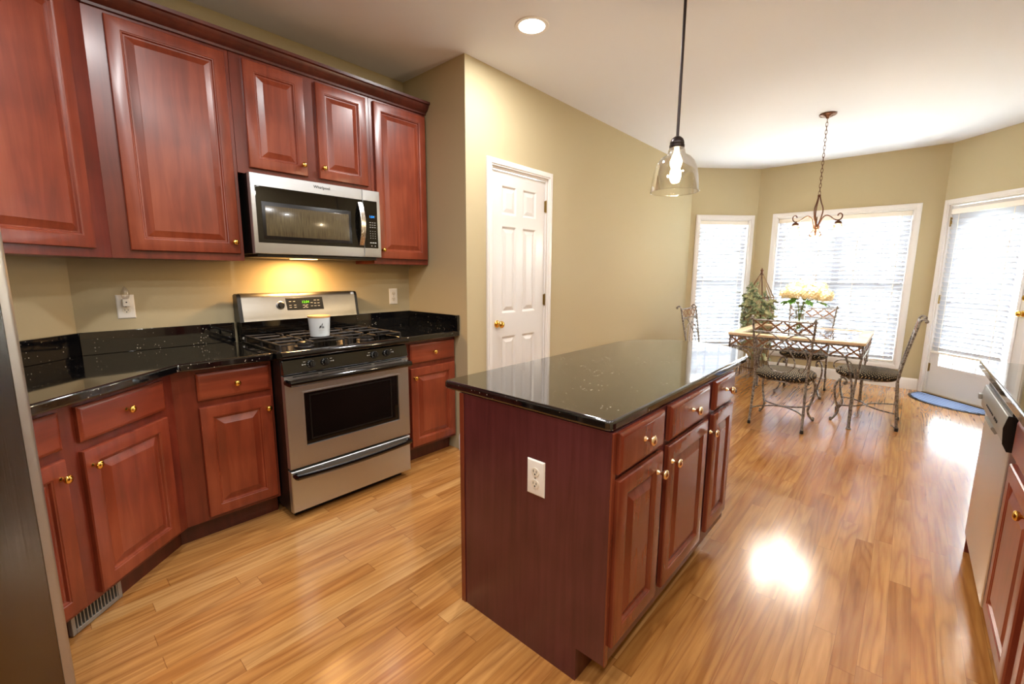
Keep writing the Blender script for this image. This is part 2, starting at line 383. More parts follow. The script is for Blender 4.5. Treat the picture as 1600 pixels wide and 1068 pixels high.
W2 = (.255, 1.64, .285, 2.105); w2_loc, w2_rz, w2_L = wall('wall_bay_center', XB, B2, [W2])
W3 = (.075, .985, 0, 2.115); w3_loc, w3_rz, w3_L = wall('wall_bay_right', B2, B3, [W3])
wall('wall_right', B3, (XL, RB))
wall('wall_rear', (XL, RB), DIAG0)

def local_board(name, loc, rz, segs, h=.135):
    m = MB()
    for a, b in segs: m.prismx([(0, 0), (-.014, 0), (-.014, h-.03), (-.009, h-.012), (-.004, h), (0, h)], a, b)
    o = m.build(name, 'trim', angle=20); o.location = loc; o.rotation_euler = (0, 0, rz); return struct(o)
local_board('baseboard_pantry', wd_loc, wd_rz, [(.012, PD['x0']-.05), (PD['x1']+.055, wd_L-.006)])
local_board('baseboard_bay_left', w1_loc, w1_rz, [(.006, w1_L-.006)])
local_board('baseboard_bay_center', w2_loc, w2_rz, [(.006, w2_L-.006)])
local_board('baseboard_bay_right', w3_loc, w3_rz, [(.006, .012)])
local_board('baseboard_return', (XR, YW, 0), -PI/2, [(.61, .70)])

def casing(m, x0, x1, z0, z1, w, sill=False):   # picture-frame casing with a stepped profile, in front of the wall plane (y<0)
    for (ins, t) in ((0, .018), (.012, .013)):
        o = ins; ww = w-2*ins if ins else w
        a0, a1, b1 = x0-w+o, x1+w-o, z1+w-o
        b0 = (z0-w+o) if sill else z0
        y0 = -t if ins == 0 else -.024
        inner = (x0+ (0 if ins == 0 else -.012), x1+(0 if ins == 0 else .012), (z0 if ins == 0 else z0-.012) if sill else z0, z1+(0 if ins == 0 else .012))
        if sill: m.ring((a0, a1, b0, b1), inner, y0, -.0005)
        else:
            m.box(a0, inner[0], y0, -.0005, b0, b1); m.box(inner[1], a1, y0, -.0005, b0, b1); m.box(inner[0], inner[1], y0, -.0005, inner[3], b1)
    return m

KNOB = [(.0085, 0), (.0085, .003), (.005, .006), (.0045, .014), (.008, .018), (.0135, .021), (.0155, .026), (.0135, .031), (.006, .034), (.001, .0345)]
def knob(parent, x, z, m='brass', s=1.0, y=0):
    return MB().lathe([(r*s, h*s) for r, h in KNOB], axis='y', n=18).build('knob', m, parent, loc=(x, y, z), angle=60)

# pantry door
def hinge(parent, x, z, y): return MB().box(x-.012, x+.010, y-.006, y+.002, z-.045, z+.045).tube([(x, y-.008, z-.05), (x, y-.008, z+.05)], .006).build('hinge', 'hinge', parent)
d1 = sroot('door_1', wd_loc, wd_rz)
casing(MB(), PD['x0'], PD['x1'], 0, PD['z1'], .052).build('casing', 'trim', d1, bevel=.002)
MB().box(PD['x0']+.0005, PD['x0']+.014, .0, .1, .001, PD['z1']-.001).box(PD['x1']-.014, PD['x1']-.0005, .0, .1, .001, PD['z1']-.001).box(PD['x0']+.014, PD['x1']-.014, .0, .1, PD['z1']-.016, PD['z1']-.001).build('jamb', 'trim', d1)
def panel_door(name, x0, x1, z0, z1, cols, rows, y, th, m, parent):
    mb = MB(); xs = sorted({x0, x1, *[v for c in cols for v in c]}); zs = sorted({z0, z1, *[v for r in rows for v in r]})
    for i in range(len(xs)-1):
        for k in range(len(zs)-1):
            c = (xs[i], xs[i+1]); r = (zs[k], zs[k+1])
            if c in cols and r in rows: mb.loops(*c, *r, [(0, y), (.004, y+.001), (.016, y+.010), (.022, y+.010), (.05, y+.002)])
            else: mb.add([(c[0], y, r[0]), (c[1], y, r[0]), (c[1], y, r[1]), (c[0], y, r[1])], [(0, 1, 2, 3)])
    b = y+th
    mb.add([(x0, b, z0), (x1, b, z0), (x1, b, z1), (x0, b, z1)], [(3, 2, 1, 0)])
    for p, q in (((x0, z0), (x1, z0)), ((x1, z0), (x1, z1)), ((x1, z1), (x0, z1)), ((x0, z1), (x0, z0))):
        mb.add([(p[0], y, p[1]), (q[0], y, q[1]), (q[0], b, q[1]), (p[0], b, p[1])], [(0, 1, 2, 3)])
    return mb.build(name, m, parent, angle=15)
sx0, sx1 = PD['x0']+.017, PD['x1']-.017
panel_door('door_panel', sx0, sx1, .008, PD['z1']-.022, [(sx0+.115, sx0+.285), (sx1-.285, sx1-.115)], [(.22, .845), (1.03, 1.70), (1.785, 2.0)], .012, .036, 'white_paint', d1)
for z in (1.90, 1.12, .25): hinge(d1, sx1+.004, z, .010)
dk = MB().lathe([(.03, 0), (.03, .004), (.024, .009), (.011, .012), (.010, .03), (.02, .036), (.027, .045), (.0275, .054), (.022, .062), (.008, .066), (.001, .0665)], axis='y').build('doorknob', 'brass', d1, loc=(sx0+.062, .012, .95), angle=60)
MB().box(sx0-.002, sx0+.004, .004, .012, .92, .98).build('latch_plate', 'brass', d1)

# bay windows
def window(name, loc, rz, hole, rail_z, mull=()):
    w = sroot(name, loc, rz); x0, x1, z0, z1 = hole
    casing(MB(), x0, x1, z0, z1, .06, True).build('casing', 'trim', w, bevel=.002)
    MB().ring((x0+.0005, x1-.0005, z0+.0005, z1-.0005), (x0+.012, x1-.012, z0+.012, z1-.012), .0, .118).build('jamb', 'trim', w)
    cols = [x0+.012, *mull, x1-.012]
    for a, b in zip(cols[:-1], cols[1:]):
        for (c, d) in ((z0+.012, rail_z), (rail_z, z1-.012)):
            s = MB().ring((a, b, c, d), (a+.04, b-.04, c+.035, d-.035), .075, .105)
            if name == 'window_1' or True:
                for q in (1/3, 2/3): xx = a+.04+(b-a-.08)*q; s.box(xx-.009, xx+.009, .084, .098, c+.035, d-.035)
                s.box(a+.04, b-.04, .084, .098, (c+d)/2-.009, (c+d)/2+.009)
            s.build('sash', 'white_paint', w)
            MB().box(a+.04, b-.04, .0895, .0925, c+.035, d-.035).build('pane', 'glass', w)
    return w
window('window_1', w1_loc, w1_rz, W1, 1.20)
window('window_2', w2_loc, w2_rz, W2, 1.20, (( W2[0]+W2[1])/2,))
def blind(label, loc, rz, x0, x1, z0, z1, y=.035, pitch=.052, tilt=-60, wd=.05, wand=None, cords=2):
    ox = (x0+x1)/2; rot = Matrix.Rotation(rz, 3, 'Z'); base = Vector(loc)+rot@Vector((ox, y, z0))
    b = thing('window_blind', label, 'blind', base, rz); h = (x1-x0)/2; H = z1-z0
    MB().box(-h, h, -.022, .022, H-.055, H).build('headrail', 'rail_white', b, bevel=.004)
    MB().box(-h, h, -.022, .022, 0, .022).build('bottom_rail', 'rail_white', b, bevel=.006)
    s = MB(); n = int((H-.075)/pitch); t = math.radians(tilt); dy, dz = math.cos(t)*wd/2, math.sin(t)*wd/2
    for i in range(n):
        z = .05+i*pitch
        pts = [(-dy, -dz), (-dy*.35, -dz*.35+.0035), (dy*.35, dz*.35+.0035), (dy, dz)]; th = .0022
        prof = [(p[0], p[1]+z) for p in pts]+[(p[0], p[1]+z-th) for p in pts[::-1]]
        s.prismx(prof, -h+.004, h-.004)
    s.build('slats', 'blind', b)
    c = MB()
    for k in range(cords):
        xx = -h+.09+(2*h-.18)*k/max(1, cords-1)
        for yy in (-.023, .023): c.box(xx-.0035, xx+.0035, yy-.0006, yy+.0006, .01, H-.05)
    c.build('ladder_tape', 'rail_white', b)
    if wand: MB().tube([(wand, -.03, H-.06), (wand, -.03, H-.06-.62)], .004).build('tilt_wand', 'rail_white', b)
    return b
blind('white slatted blind in the narrow window beside the pantry wall', w1_loc, w1_rz, W1[0]+.016, W1[1]-.016, W1[2]+.015, W1[3]-.014)
blind('wide white slatted blind in the big window behind the table', w2_loc, w2_rz, W2[0]+.016, W2[1]-.016, W2[2]+.015, W2[3]-.014, cords=4, wand=.55)

# patio door
d2 = sroot('door_2', w3_loc, w3_rz)
casing(MB(), W3[0], W3[1], 0, W3[3], .055).build('casing', 'trim', d2, bevel=.002)
MB().box(W3[0]+.0005, W3[0]+.012, 0, .118, .001, W3[3]-.001).box(W3[1]-.012, W3[1]-.0005, 0, .118, .001, W3[3]-.001).box(W3[0]+.012, W3[1]-.012, 0, .118, W3[3]-.013, W3[3]-.001).build('jamb', 'trim', d2)
px0, px1, pz1 = W3[0]+.015, W3[1]-.015, W3[3]-.018; gx0, gx1, gz0 = px0+.10, px1-.115, .335
arch_c = (gx0+gx1)/2; arch_r = (gx1-gx0)/2; arch_z = 1.965-arch_r*.55
arch = [(arch_c-arch_r*math.cos(PI*i/20), arch_z+arch_r*.55*math.sin(PI*i/20)) for i in range(21)]
yf, yb = .02, .062
pm = MB()
for y in (yf, yb):
    pm.add([(px0, y, .012), (px1, y, .012), (px1, y, gz0), (px0, y, gz0)], [(0, 1, 2, 3)])
    pm.add([(px0, y, gz0), (gx0, y, gz0), (gx0, y, arch_z), (px0, y, arch_z)], [(0, 1, 2, 3)])
    pm.add([(gx1, y, gz0), (px1, y, gz0), (px1, y, arch_z), (gx1, y, arch_z)], [(0, 1, 2, 3)])
    pm.add([(px0, y, arch_z), (gx0, y, arch_z), (gx0, y, pz1), (px0, y, pz1)], [(0, 1, 2, 3)]); pm.add([(gx1, y, arch_z), (px1, y, arch_z), (px1, y, pz1), (gx1, y, pz1)], [(0, 1, 2, 3)])
    for (a, b) in zip(arch[:-1], arch[1:]): pm.add([(a[0], y, a[1]), (b[0], y, b[1]), (b[0], y, pz1), (a[0], y, pz1)], [(0, 1, 2, 3)])
op = [(gx0, gz0), (gx1, gz0)]+[(x, z) for x, z in arch[::-1]]
for a, b in zip(op, op[1:]+op[:1]): pm.add([(a[0], yf, a[1]), (b[0], yf, b[1]), (b[0], yb, b[1]), (a[0], yb, a[1])], [(0, 1, 2, 3)])
for a, b in zip([(px0, .012), (px1, .012), (px1, pz1), (px0, pz1)], [(px1, .012), (px1, pz1), (px0, pz1), (px0, .012)]): pm.add([(a[0], yf, a[1]), (b[0], yf, b[1]), (b[0], yb, b[1]), (a[0], yb, a[1])], [(0, 1, 2, 3)])
pm.build('door_panel', 'white_paint', d2, smooth=False)
MB().ring((gx0-.03, gx1+.03, gz0-.03, gz0+.0), (gx0-.0, gx1, gz0-.001, gz0), .012, .02).box(gx0-.03, gx0, .012, .02, gz0, arch_z).box(gx1, gx1+.03, .012, .02, gz0, arch_z).tube([(x, .02, z) for x, z in arch], .012).build('glazing_bead', 'white_paint', d2)
MB().tube([(x, .041, z) for x, z in op], .012, closed=True).box(gx0, gx1, .034, .048, 1.0, 1.018).box(arch_c-.2, arch_c-.185, .034, .048, gz0, 1.9).box(arch_c+.04, arch_c+.055, .034, .048, gz0, 1.9).build('muntins', 'white_paint', d2)
gp = MB(); n_ = len(op); gp.add([(x, .0395, z) for x, z in op]+[(x, .0425, z) for x, z in op], [tuple(range(n_)), tuple(range(n_, 2*n_))[::-1]]); gp.build('pane', 'glass', d2, smooth=False)
for z in (1.93, .75+.33, .30): hinge(d2, px0-.004, z, .018)
MB().lathe([(.031, 0), (.031, .006), (.02, .012), (.018, .016), (.001, .017)], axis='y').box(-.006, .006, -.03, -.014, -.012, .012).build('deadbolt', 'brass', d2, loc=(px1-.055, .02, 1.14), angle=60)
MB().lathe([(.03, 0), (.03, .004), (.024, .009), (.011, .012), (.010, .03), (.02, .036), (.027, .045), (.0275, .054), (.022, .062), (.008, .066), (.001, .0665)], axis='y').build('doorknob', 'brass', d2, loc=(px1-.055, .02, .99), angle=60)
MB().box(W3[0]+.012, W3[1]-.012, -.03, .118, .0, .011).build('threshold', 'hinge', d2)
blind('white slatted blind hanging on the glazed patio door', w3_loc, w3_rz, .125, .83, .475, 2.06, y=-.012, pitch=.052, tilt=-62)

# ------------------------------------------------------------------ cabinets
RAISED = [(0, .02), (0, .006), (.003, .0015), (.008, 0), (.052, 0), (.0545, .0025), (.058, .0035), (.062, .011), (.068, .0118), (.096, .0016), (.098, .0004), (.1, .0004)]
SLAB = [(0, .02), (0, .007), (.004, .0045), (.012, .0005), (.016, 0)]
def front(parent, name, x0, x1, z0, z1, m, prof=None, y=-.0205):
    prof = prof or (RAISED if name == 'door' else SLAB)
    k = min(1, (x1-x0)/2/.125) if prof is RAISED else 1
    o = MB().loops(-(x1-x0)/2, (x1-x0)/2, -(z1-z0)/2, (z1-z0)/2, [(i*k, yy) for i, yy in prof]).build(name, m, parent, loc=((x0+x1)/2, y, (z0+z1)/2), angle=25)
    return o
def fk(o, x, z, m='brass', s=1.0): return knob(o, x-o.location.x, z-o.location.z, m, s)

DZ = dict(t1=.858, t0=.7248, d1=.6892, d0=.125)
# left straight base (local origin at the frame junction)
J = (.43, 2.50)
t = thing('base_cabinet', 'cherry base cabinet with one drawer and one door left of the stove', 'cabinet', (*J, 0))
MB(J+(0,)).prism([J, (.861, 2.50), (.861, 3.05), (.185, 3.05), (.05, 2.925)], .105, .882).build('body', 'cherry', t, bevel=.001)
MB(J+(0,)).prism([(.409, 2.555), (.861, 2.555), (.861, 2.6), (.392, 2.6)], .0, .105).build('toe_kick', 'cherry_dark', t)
o = front(t, 'drawer', .5218-J[0], .847-J[0], DZ['t0'], DZ['t1'], 'cherry_side'); fk(o, .687-J[0], .79)
o = front(t, 'door', .5218-J[0], .847-J[0], DZ['d0'], DZ['d1'], 'cherry_door'); fk(o, .823-J[0], .628)
# diagonal base
t = thing('base_cabinet', 'angled cherry corner base cabinet with brass knobs beside the refrigerator', 'cabinet', (*J, 0), AN)
MB().prism([(-.80, 0), (0, 0), (0, .578), (-.80, .578)], .105, .882).build('body', 'cherry', t, bevel=.001)
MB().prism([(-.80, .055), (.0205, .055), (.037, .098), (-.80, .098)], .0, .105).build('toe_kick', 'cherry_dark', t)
o = front(t, 'drawer', -.465, -.065, DZ['t0'], DZ['t1'], 'cherry_side'); fk(o, -.27, .79)
o = front(t, 'door', -.465, -.065, DZ['d0'], DZ['d1'], 'cherry_door'); fk(o, -.438, .628)
o = front(t, 'drawer', -.785, -.529, DZ['t0'], DZ['t1'], 'cherry_side')
o = front(t, 'door', -.785, -.529, DZ['d0'], DZ['d1'], 'cherry_door'); fk(o, -.556, .628)
# floor register in the toe kick
t = thing('floor_register', 'low grey metal air vent in the toe kick of the corner cabinet', 'vent', (*J, 0), AN)
g = MB().ring((-.545, -.335, .004, .098), (-.53, -.352, .022, .084), .038, .0545); g.build('frame', 'silver', t, bevel=.002)
g = MB()
for i in range(13): x = -.525+i*.0138; g.add([(x, .038, .022), (x+.004, .038, .022), (x+.004, .038, .084), (x, .038, .084), (x, .047, .022), (x+.004, .047, .022), (x+.004, .047, .084), (x, .047, .084)], [(0, 1, 2, 3), (7, 6, 5, 4), (0, 3, 7, 4), (1, 5, 6, 2)])
g.build('louvers', 'silver', t); MB().box(-.53, -.352, .0525, .0545, .022, .084).build('duct_opening', 'dark_void', t)
# right base
t = thing('base_cabinet', 'narrow cherry base cabinet right of the stove by the wall corner', 'cabinet', (1.9, 2.50, 0))
MB((1.9, 2.5, 0)).box(1.628, 2.146, 2.50, 3.05, .105, .882).build('body', 'cherry', t, bevel=.001)
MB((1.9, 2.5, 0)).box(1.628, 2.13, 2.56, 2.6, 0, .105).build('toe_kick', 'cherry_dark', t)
o = front(t, 'drawer', 1.7382-1.9, 2.132-1.9, DZ['t0'], DZ['t1'], 'cherry_side'); fk(o, .035, .79)
o = front(t, 'door', 1.7382-1.9, 2.132-1.9, DZ['d0'], DZ['d1'], 'cherry_door'); fk(o, 1.764-1.9, .625)

# left countertop
ZT = .922
tan21 = math.tan(AN/2); ov = .06
fj = (J[0]+ov*tan21, J[1]-ov)
def dg(x, y): return (J[0]+x*ca-y*sa, J[1]+x*sa+y*ca)    # diagonal local -> world
t = thing('countertop', 'black speckled granite countertop left of the stove, bent around the corner', 'countertop', (*J, .883))
MB((*J, .883)).prism([dg(-.80, -ov), fj, (.860, 2.44), (.860, 3.055), (.177, 3.055), dg(-.80, .583)], .883, ZT).build('slab', 'granite', t, bevel=.008, seg=3)
q = .022
MB((*J, .883)).prism([(.1725, 3.057), (.860, 3.057), (.860, 3.057-q), (.1725+q*tan21, 3.057-q)], ZT, 1.037).build('backsplash', 'granite', t, bevel=.002)
nb = .5835
MB((*J, .883)).prism([dg(-.80, nb), (.1715, 3.056), (.1715+q*tan21, 3.056-q), dg(-.80, nb-q)], ZT, 1.037).build('backsplash', 'granite', t, bevel=.002)
t = thing('countertop', 'short black granite countertop right of the stove', 'countertop', (1.9, 2.75, .883))
MB((1.9, 2.75, .883)).box(1.627, 2.147, 2.44, 3.057, .883, ZT).build('slab', 'granite', t, bevel=.008, seg=3)
MB((1.9, 2.75, .883)).box(1.627, 2.147, 3.036, 3.057, ZT, 1.037).build('backsplash', 'granite', t, bevel=.002)
MB((1.9, 2.75, .883)).box(2.126, 2.147, 2.44, 3.036, ZT, 1.037).build('backsplash', 'granite', t, bevel=.002)

# uppers
UJ = (.315, 2.797)
t = thing('wall_cabinet', 'large single-door cherry wall cabinet left of the microwave', 'cabinet', (*UJ, 1.402))
MB((*UJ, 1.402)).prism([UJ, (.873, 2.797), (.873, 3.055), (.182, 3.055), (.135, 3.005)], 1.402, 2.502).build('body', 'cherry', t, bevel=.001)
o = front(t, 'door', .3855-UJ[0], .853-UJ[0], .038, 1.066, 'cherry_door'); fk(o, .822-UJ[0], .098)
t = thing('wall_cabinet', 'two-door cherry wall cabinet above the microwave', 'cabinet', (1.28, 2.797, 1.878))
MB((1.28, 2.797, 1.878)).box(.8745, 1.684, 2.797, 3.055, 1.878, 2.502).build('body', 'cherry', t, bevel=.001)
o = front(t, 'door', .9327-1.28, 1.253-1.28, 1.912-1.878, 2.468-1.878, 'cherry_door'); fk(o, 1.222-1.28, 1.971-1.878)
o = front(t, 'door', 1.324-1.28, 1.656-1.28, 1.912-1.878, 2.468-1.878, 'cherry_door'); fk(o, 1.347-1.28, 1.975-1.878)
t = thing('wall_cabinet', 'tall narrow cherry wall cabinet right of the microwave', 'cabinet', (1.9, 2.797, 1.402))
MB((1.9, 2.797, 1.402)).box(1.6855, 2.146, 2.797, 3.055, 1.402, 2.502).build('body', 'cherry', t, bevel=.001)
o = front(t, 'door', 1.7128-1.9, 2.134-1.9, .038, 1.066, 'cherry_door'); fk(o, 1.741-1.9, .098)
t = thing('wall_cabinet', 'cherry wall cabinet on the angled wall above the corner counter', 'cabinet', (*UJ, 1.402), AN)
MB().prism([(-.80, 0), (0, 0), (0, .28), (-.80, .28)], 0, 1.1).build('body', 'cherry', t, bevel=.001)
o = front(t, 'door', -.575, -.09, .038, 1.066, 'cherry_door'); fk(o, -.545, .098)
# crown: profile swept along the two runs
CP = [(.0, 2.486), (-.012, 2.486), (-.014, 2.497), (-.022, 2.503), (-.034, 2.512), (-.047, 2.529), (-.052, 2.543), (-.064, 2.547), (-.066, 2.562), (.0, 2.562)]
t = thing('crown_molding', 'dark cherry crown molding along the tops of the wall cabinets', 'molding', (*UJ, 2.486))
m = MB((*UJ, 2.486)); n = len(CP)
rings = [[(*dg2, z) for dg2, z in [((UJ[0]-.80*ca-y*sa, UJ[1]-.80*sa+y*ca), z) for y, z in CP]],
         [(UJ[0]-y*tan21, UJ[1]+y, z) for y, z in CP], [(2.147, UJ[1]+y, z) for y, z in CP]]
m.add(sum(rings, []), [tuple(range(n)), tuple(range(2*n, 3*n))[::-1]]+[(r*n+i, r*n+(i+1) % n, (r+1)*n+(i+1) % n, (r+1)*n+i) for r in range(2) for i in range(n)])
for v in m.v: v.y -= .0012
m.build('rail', 'cherry_dark', t, angle=30)

# island
IX0, IX1, IY0, IY1 = 1.097, 2.27, .592, 1.246
io = (1.68, .92, 0)
t = thing('island_cabinet', 'dark cherry kitchen island cabinet with three drawers above three doors', 'cabinet', io)
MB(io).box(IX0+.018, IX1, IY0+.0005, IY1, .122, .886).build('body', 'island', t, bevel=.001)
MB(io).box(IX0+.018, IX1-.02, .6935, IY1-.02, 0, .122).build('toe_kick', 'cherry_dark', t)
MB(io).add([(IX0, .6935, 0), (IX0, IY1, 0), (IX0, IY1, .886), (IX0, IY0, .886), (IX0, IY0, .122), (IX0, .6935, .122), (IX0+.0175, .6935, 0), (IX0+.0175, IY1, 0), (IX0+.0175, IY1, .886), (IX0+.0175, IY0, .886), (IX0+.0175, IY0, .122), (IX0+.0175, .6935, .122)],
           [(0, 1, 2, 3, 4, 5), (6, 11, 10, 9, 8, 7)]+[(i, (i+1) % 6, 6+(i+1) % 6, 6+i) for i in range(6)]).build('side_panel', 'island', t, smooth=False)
MB(io).box(IX0-.002, IX0+.017, IY0-.006, IY0-.0005, .122, .886).build('edge_strip', 'island_door', t, bevel=.001)
MB(io).box(IX0-.004, IX0-.0005, IY1-.02, IY1+.003, .0, .886).build('edge_strip', 'island_door', t, bevel=.001)
for x0, x1, kx, kd in ((1.113, 1.426, 1.257, 1.375), (1.478, 1.881, 1.669, 1.497), (1.958, 2.2326, 2.083, 1.90)):
    o = front(t, 'drawer', x0-io[0], x1-io[0], .757, .884, 'island_door', y=IY0-.022-io[1]); fk(o, kx+.01-io[0], .828, 'nickel_brass', 1.1)
    o = front(t, 'door', x0-io[0], x1-io[0], .185, .738, 'island_door', y=IY0-.022-io[1]); fk(o, kd-io[0]+.004, .678, 'nickel_brass', 1.1)
ic = (1.9, .965, .888)
pts = [(1.09, .59), (2.455, .59)]+[(2.455+.375*math.cos(a), .965+.375*math.sin(a)) for a in [-PI/2+PI*i/32 for i in range(1, 32)]]+[(2.455, 1.34), (1.09, 1.34)]
def rounded(poly, idx, r, k=5):
    out = []
    for i, p in enumerate(poly):
        if i in idx:
            a = Vector(poly[i-1]); b = Vector(p); c = Vector(poly[(i+1) % len(poly)]); u = (a-b).normalized(); w = (c-b).normalized()
            for j in range(k+1):
                s = j/k; out.append(tuple(b+u*r*(1-s)**2+w*r*s*s))
        else: out.append(p)
    return out
t = thing('island_countertop', 'black granite island top with a rounded far end', 'countertop', ic)
MB(ic).prism(rounded(pts, {0, len(pts)-1}, .025), .888, .9216).build('slab', 'granite', t, bevel=.009, seg=3, angle=40)

# outlets
def outlet(label, loc, rz):
    t = thing('wall_outlet', label, 'outlet', loc, rz, )
    MB().loops(-.037, .037, -.062, .062, [(0, 0), (0, -.002), (.004, -.0055), (.006, -.006)]).build('cover_plate', 'plastic_white', t, angle=20)
    for z in (.021, -.021):
        r = MB().add([(.0165*math.cos(a)*1.0, yy, z+.0155*math.sin(a)) for yy in (-.0062, -.0082) for a in [2*PI*i/20 for i in range(20)]], [tuple(range(20, 40))]+[(i, (i+1) % 20, 20+(i+1) % 20, 20+i) for i in range(20)]).build('receptacle', 'ivory', t)
        MB().box(-.0075, -.0055, -.0088, -.0083, z-.001, z+.008).box(.0055, .0075, -.0088, -.0083, z-.001, z+.007).lathe([(.0028, 0), (.0028, .0006)], (0, -.0083, z-.007), 'y', 10).build('slots', 'text_dark', r)
    MB().lathe([(.003, 0), (.003, .001)], (0, -.0062, 0), 'y', 10).build('screw', 'silver', t)
    return t
outlet('white wall outlet with a night light plugged in, left of the stove', (.373, YW-.0005, 1.157), 0)
outlet('small white wall outlet right of the stove near the corner', (1.996, YW-.0005, 1.157), 0)
outlet('white outlet on the dark end panel of the island', (IX0-.0005, .868, .662), -PI/2)
t = thing('night_light', 'small clear-bulb night light plugged into the outlet left of the stove', 'night light', (.373, YW-.010, 1.178))
MB().box(-.015, .015, -.026, 0.0, -.018, .02).build('base', 'plastic_white', t, bevel=.003)
MB().lathe([(.0035, 0), (.0035, .001)], (0, -.0262, .003), 'y', 12).build('sensor', 'text_dark', t)
MB().lathe([(.011, .02), (.016, .03), (.0185, .044), (.016, .060), (.009, .076), (.001, .086)], (0, -.0195, 0), 'z', 16).build('bulb_cover', 'night_glass', t)

# ------------------------------------------------------------------ range
S0, S1, SY = .8665, 1.6225, 2.346
so = ((S0+S1)/2, SY, 0); sw = (S1-S0)/2
t = thing('gas_range', 'stainless steel gas stove with black cooktop between the base cabinets', 'stove', so)
MB().box(-sw, sw, .04, .69, .045, .895).box(-sw+.03, sw-.03, .07, .6, 0, .045).build('body', 'black', t, bevel=.003)
MB().loops(-sw, sw, .05, .285, [(0, .038), (0, .006), (.004, .001), (.008, 0)]).build('storage_drawer', 'steel', t, angle=20)
dr = t.children[-1]
def bow(x, y, z, r, bulge, drop): return [(-x+2*x*i/16, y-bulge*(1-(2*i/16-1)**2), z-drop*(1-(2*i/16-1)**2)) for i in range(17)]
MB().tube([(-sw+.02, .0, .262), (-sw+.02, -.03, .262)]+bow(sw-.02, -.035, .262, .014, .006, .01)+[(sw-.02, -.03, .262), (sw-.02, 0, .262)], .0135, 10, flat=1.2).build('handle', 'black_gloss', dr)
od = MB(); wx0, wx1, wz0, wz1 = .955-so[0], 1.549-so[0], .409, .709
od.ring((-sw, sw, .30, .806), (wx0, wx1, wz0, wz1), 0, .038); dd_ = od.build('oven_door', 'steel', t)
MB().ring((wx0-.003, wx1+.003, wz0-.003, wz1+.003), (wx0+.004, wx1-.004, wz0+.004, wz1-.004), -.003, .012).build('window_trim', 'steel', dd_)
MB().box(wx0, wx1, .006, .03, wz0, wz1).build('oven_window', 'microglass', dd_)
MB().ring((wx0+.035, wx1-.05, wz0+.03, wz1-.02), (wx0+.042, wx1-.057, wz0+.037, wz1-.027), .0045, .0062).build('window_border', 'black', dd_)
MB().tube([(-sw+.012, .0, .776), (-sw+.012, -.04, .776)]+bow(sw-.012, -.045, .776, .016, .008, -.002)+[(sw-.012, -.04, .776), (sw-.012, 0, .776)], .0165, 10, flat=1.1).build('handle', 'black_gloss', dd_)
v = MB()
for a, b in ((-.335, -.2), (-.18, -.05), (-.03, .12), (.14, .33)): v.box(a, b, -.0008, .002, .797, .8025)
v.build('vent_slots', 'dark_void', dd_)
MB().prismx([(.036, .812), (.004, .812), (.0, .818), (.014, .888), (.036, .892)], -sw, sw).build('control_panel', 'black_gloss', t, bevel=.002)
cp = t.children[-1]
for kx, sgn in ((1.011, -1), (1.089, 1), (1.39, -1), (1.473, 1)):
    k = MB().lathe([(.022, -.004), (.022, .004), (.0205, .007), (.0165, .010), (.0155, .024), (.0135, .027), (.001, .0275)], axis='y', n=24).box(-.0035, .0035, -.031, -.02, -.0145, .0145).build('burner_knob', 'black', t, loc=(kx-so[0], .006, .855), angle=40)
    k.rotation_euler = (-.19, 0, 0)
    tk = MB()
    for i in range(9): a = -PI*.2+i*PI*1.4/8; tk.ball((.0195*math.cos(a), -.0075, .0195*math.sin(a)), .0016, 6, 4)
    tk.build('tick_marks', 'text_light', k)
    mk = MB().box(sgn*.034-.008, sgn*.034+.008, -.0012, 0, -.001, .001).box(sgn*.046-.002, sgn*.046+.002, -.0012, 0, -.003, .003).box(sgn*.034-.006, sgn*.034+.006, -.0012, 0, .013, .0155).build('printed_marks', 'text_light', cp, loc=(kx-so[0], .0065, .856)); mk.rotation_euler = (-.19, 0, 0)
MB().prismx([(.02, .893), (-.006, .897), (-.014, .908), (-.012, .922), (.0, .932), (.03, .934), (.05, .926), (.60, .926), (.60, .893)], -sw-.004, sw+.004).build('cooktop', 'black_gloss', t, angle=60)
for a_, b_ in ((-sw-.004, -sw+.012), (sw-.012, sw+.004)): MB().box(a_, b_, .05, .6, .926, .934).build('cooktop_rim', 'black_gloss', t, bevel=.003)
for bx in (-.19, .19):
    for by in (.18, .45):
        b = MB().lathe([(.055, .9265), (.05, .932), (.036, .934), (.036, .944), (.034, .946)], (bx, by, 0), n=20).build('burner', 'cast_iron', t)
        MB().lathe([(.034, .9465), (.034, .952), (.03, .9545), (.001, .955)], (bx, by, 0), n=20).build('burner_cap', 'black', b)
for gx in (-.19, .19):
    g = MB(); z = .962; r = .0062; h = .175
    g.tube([(gx-h, .06, z), (gx+h, .06, z), (gx+h, .575, z), (gx-h, .575, z)], r, 6, closed=True)
    g.tube([(gx-h, .315, z), (gx+h, .315, z)], r, 6)
    for by in (.18, .45):
        for k in range(4):
            a = k*PI/2+PI/4; sx_, sy_ = math.copysign(1, math.cos(a)), math.copysign(1, math.sin(a))
        for (p, q_) in (((gx, by-.125), (gx, by-.03)), ((gx, by+.125), (gx, by+.03)), ((gx-h, by), (gx-.03, by)), ((gx+h, by), (gx+.03, by))):
            g.tube([(*p, z), (*q_, z), (q_[0], q_[1], z-.005)], r, 6)
    for px in (gx-h, gx+h):
        for py in (.06, .315, .575): g.tube([(px, py, z), (px, py, .927)], r, 6)
    g.build('grate', 'cast_iron', t)
MB().box(-sw+.004, sw-.004, .605, .69, .895, 1.05).build('backguard_base', 'black_gloss', t, bevel=.004)
yb_ = lambda z: .589+(z-1.05)*.143
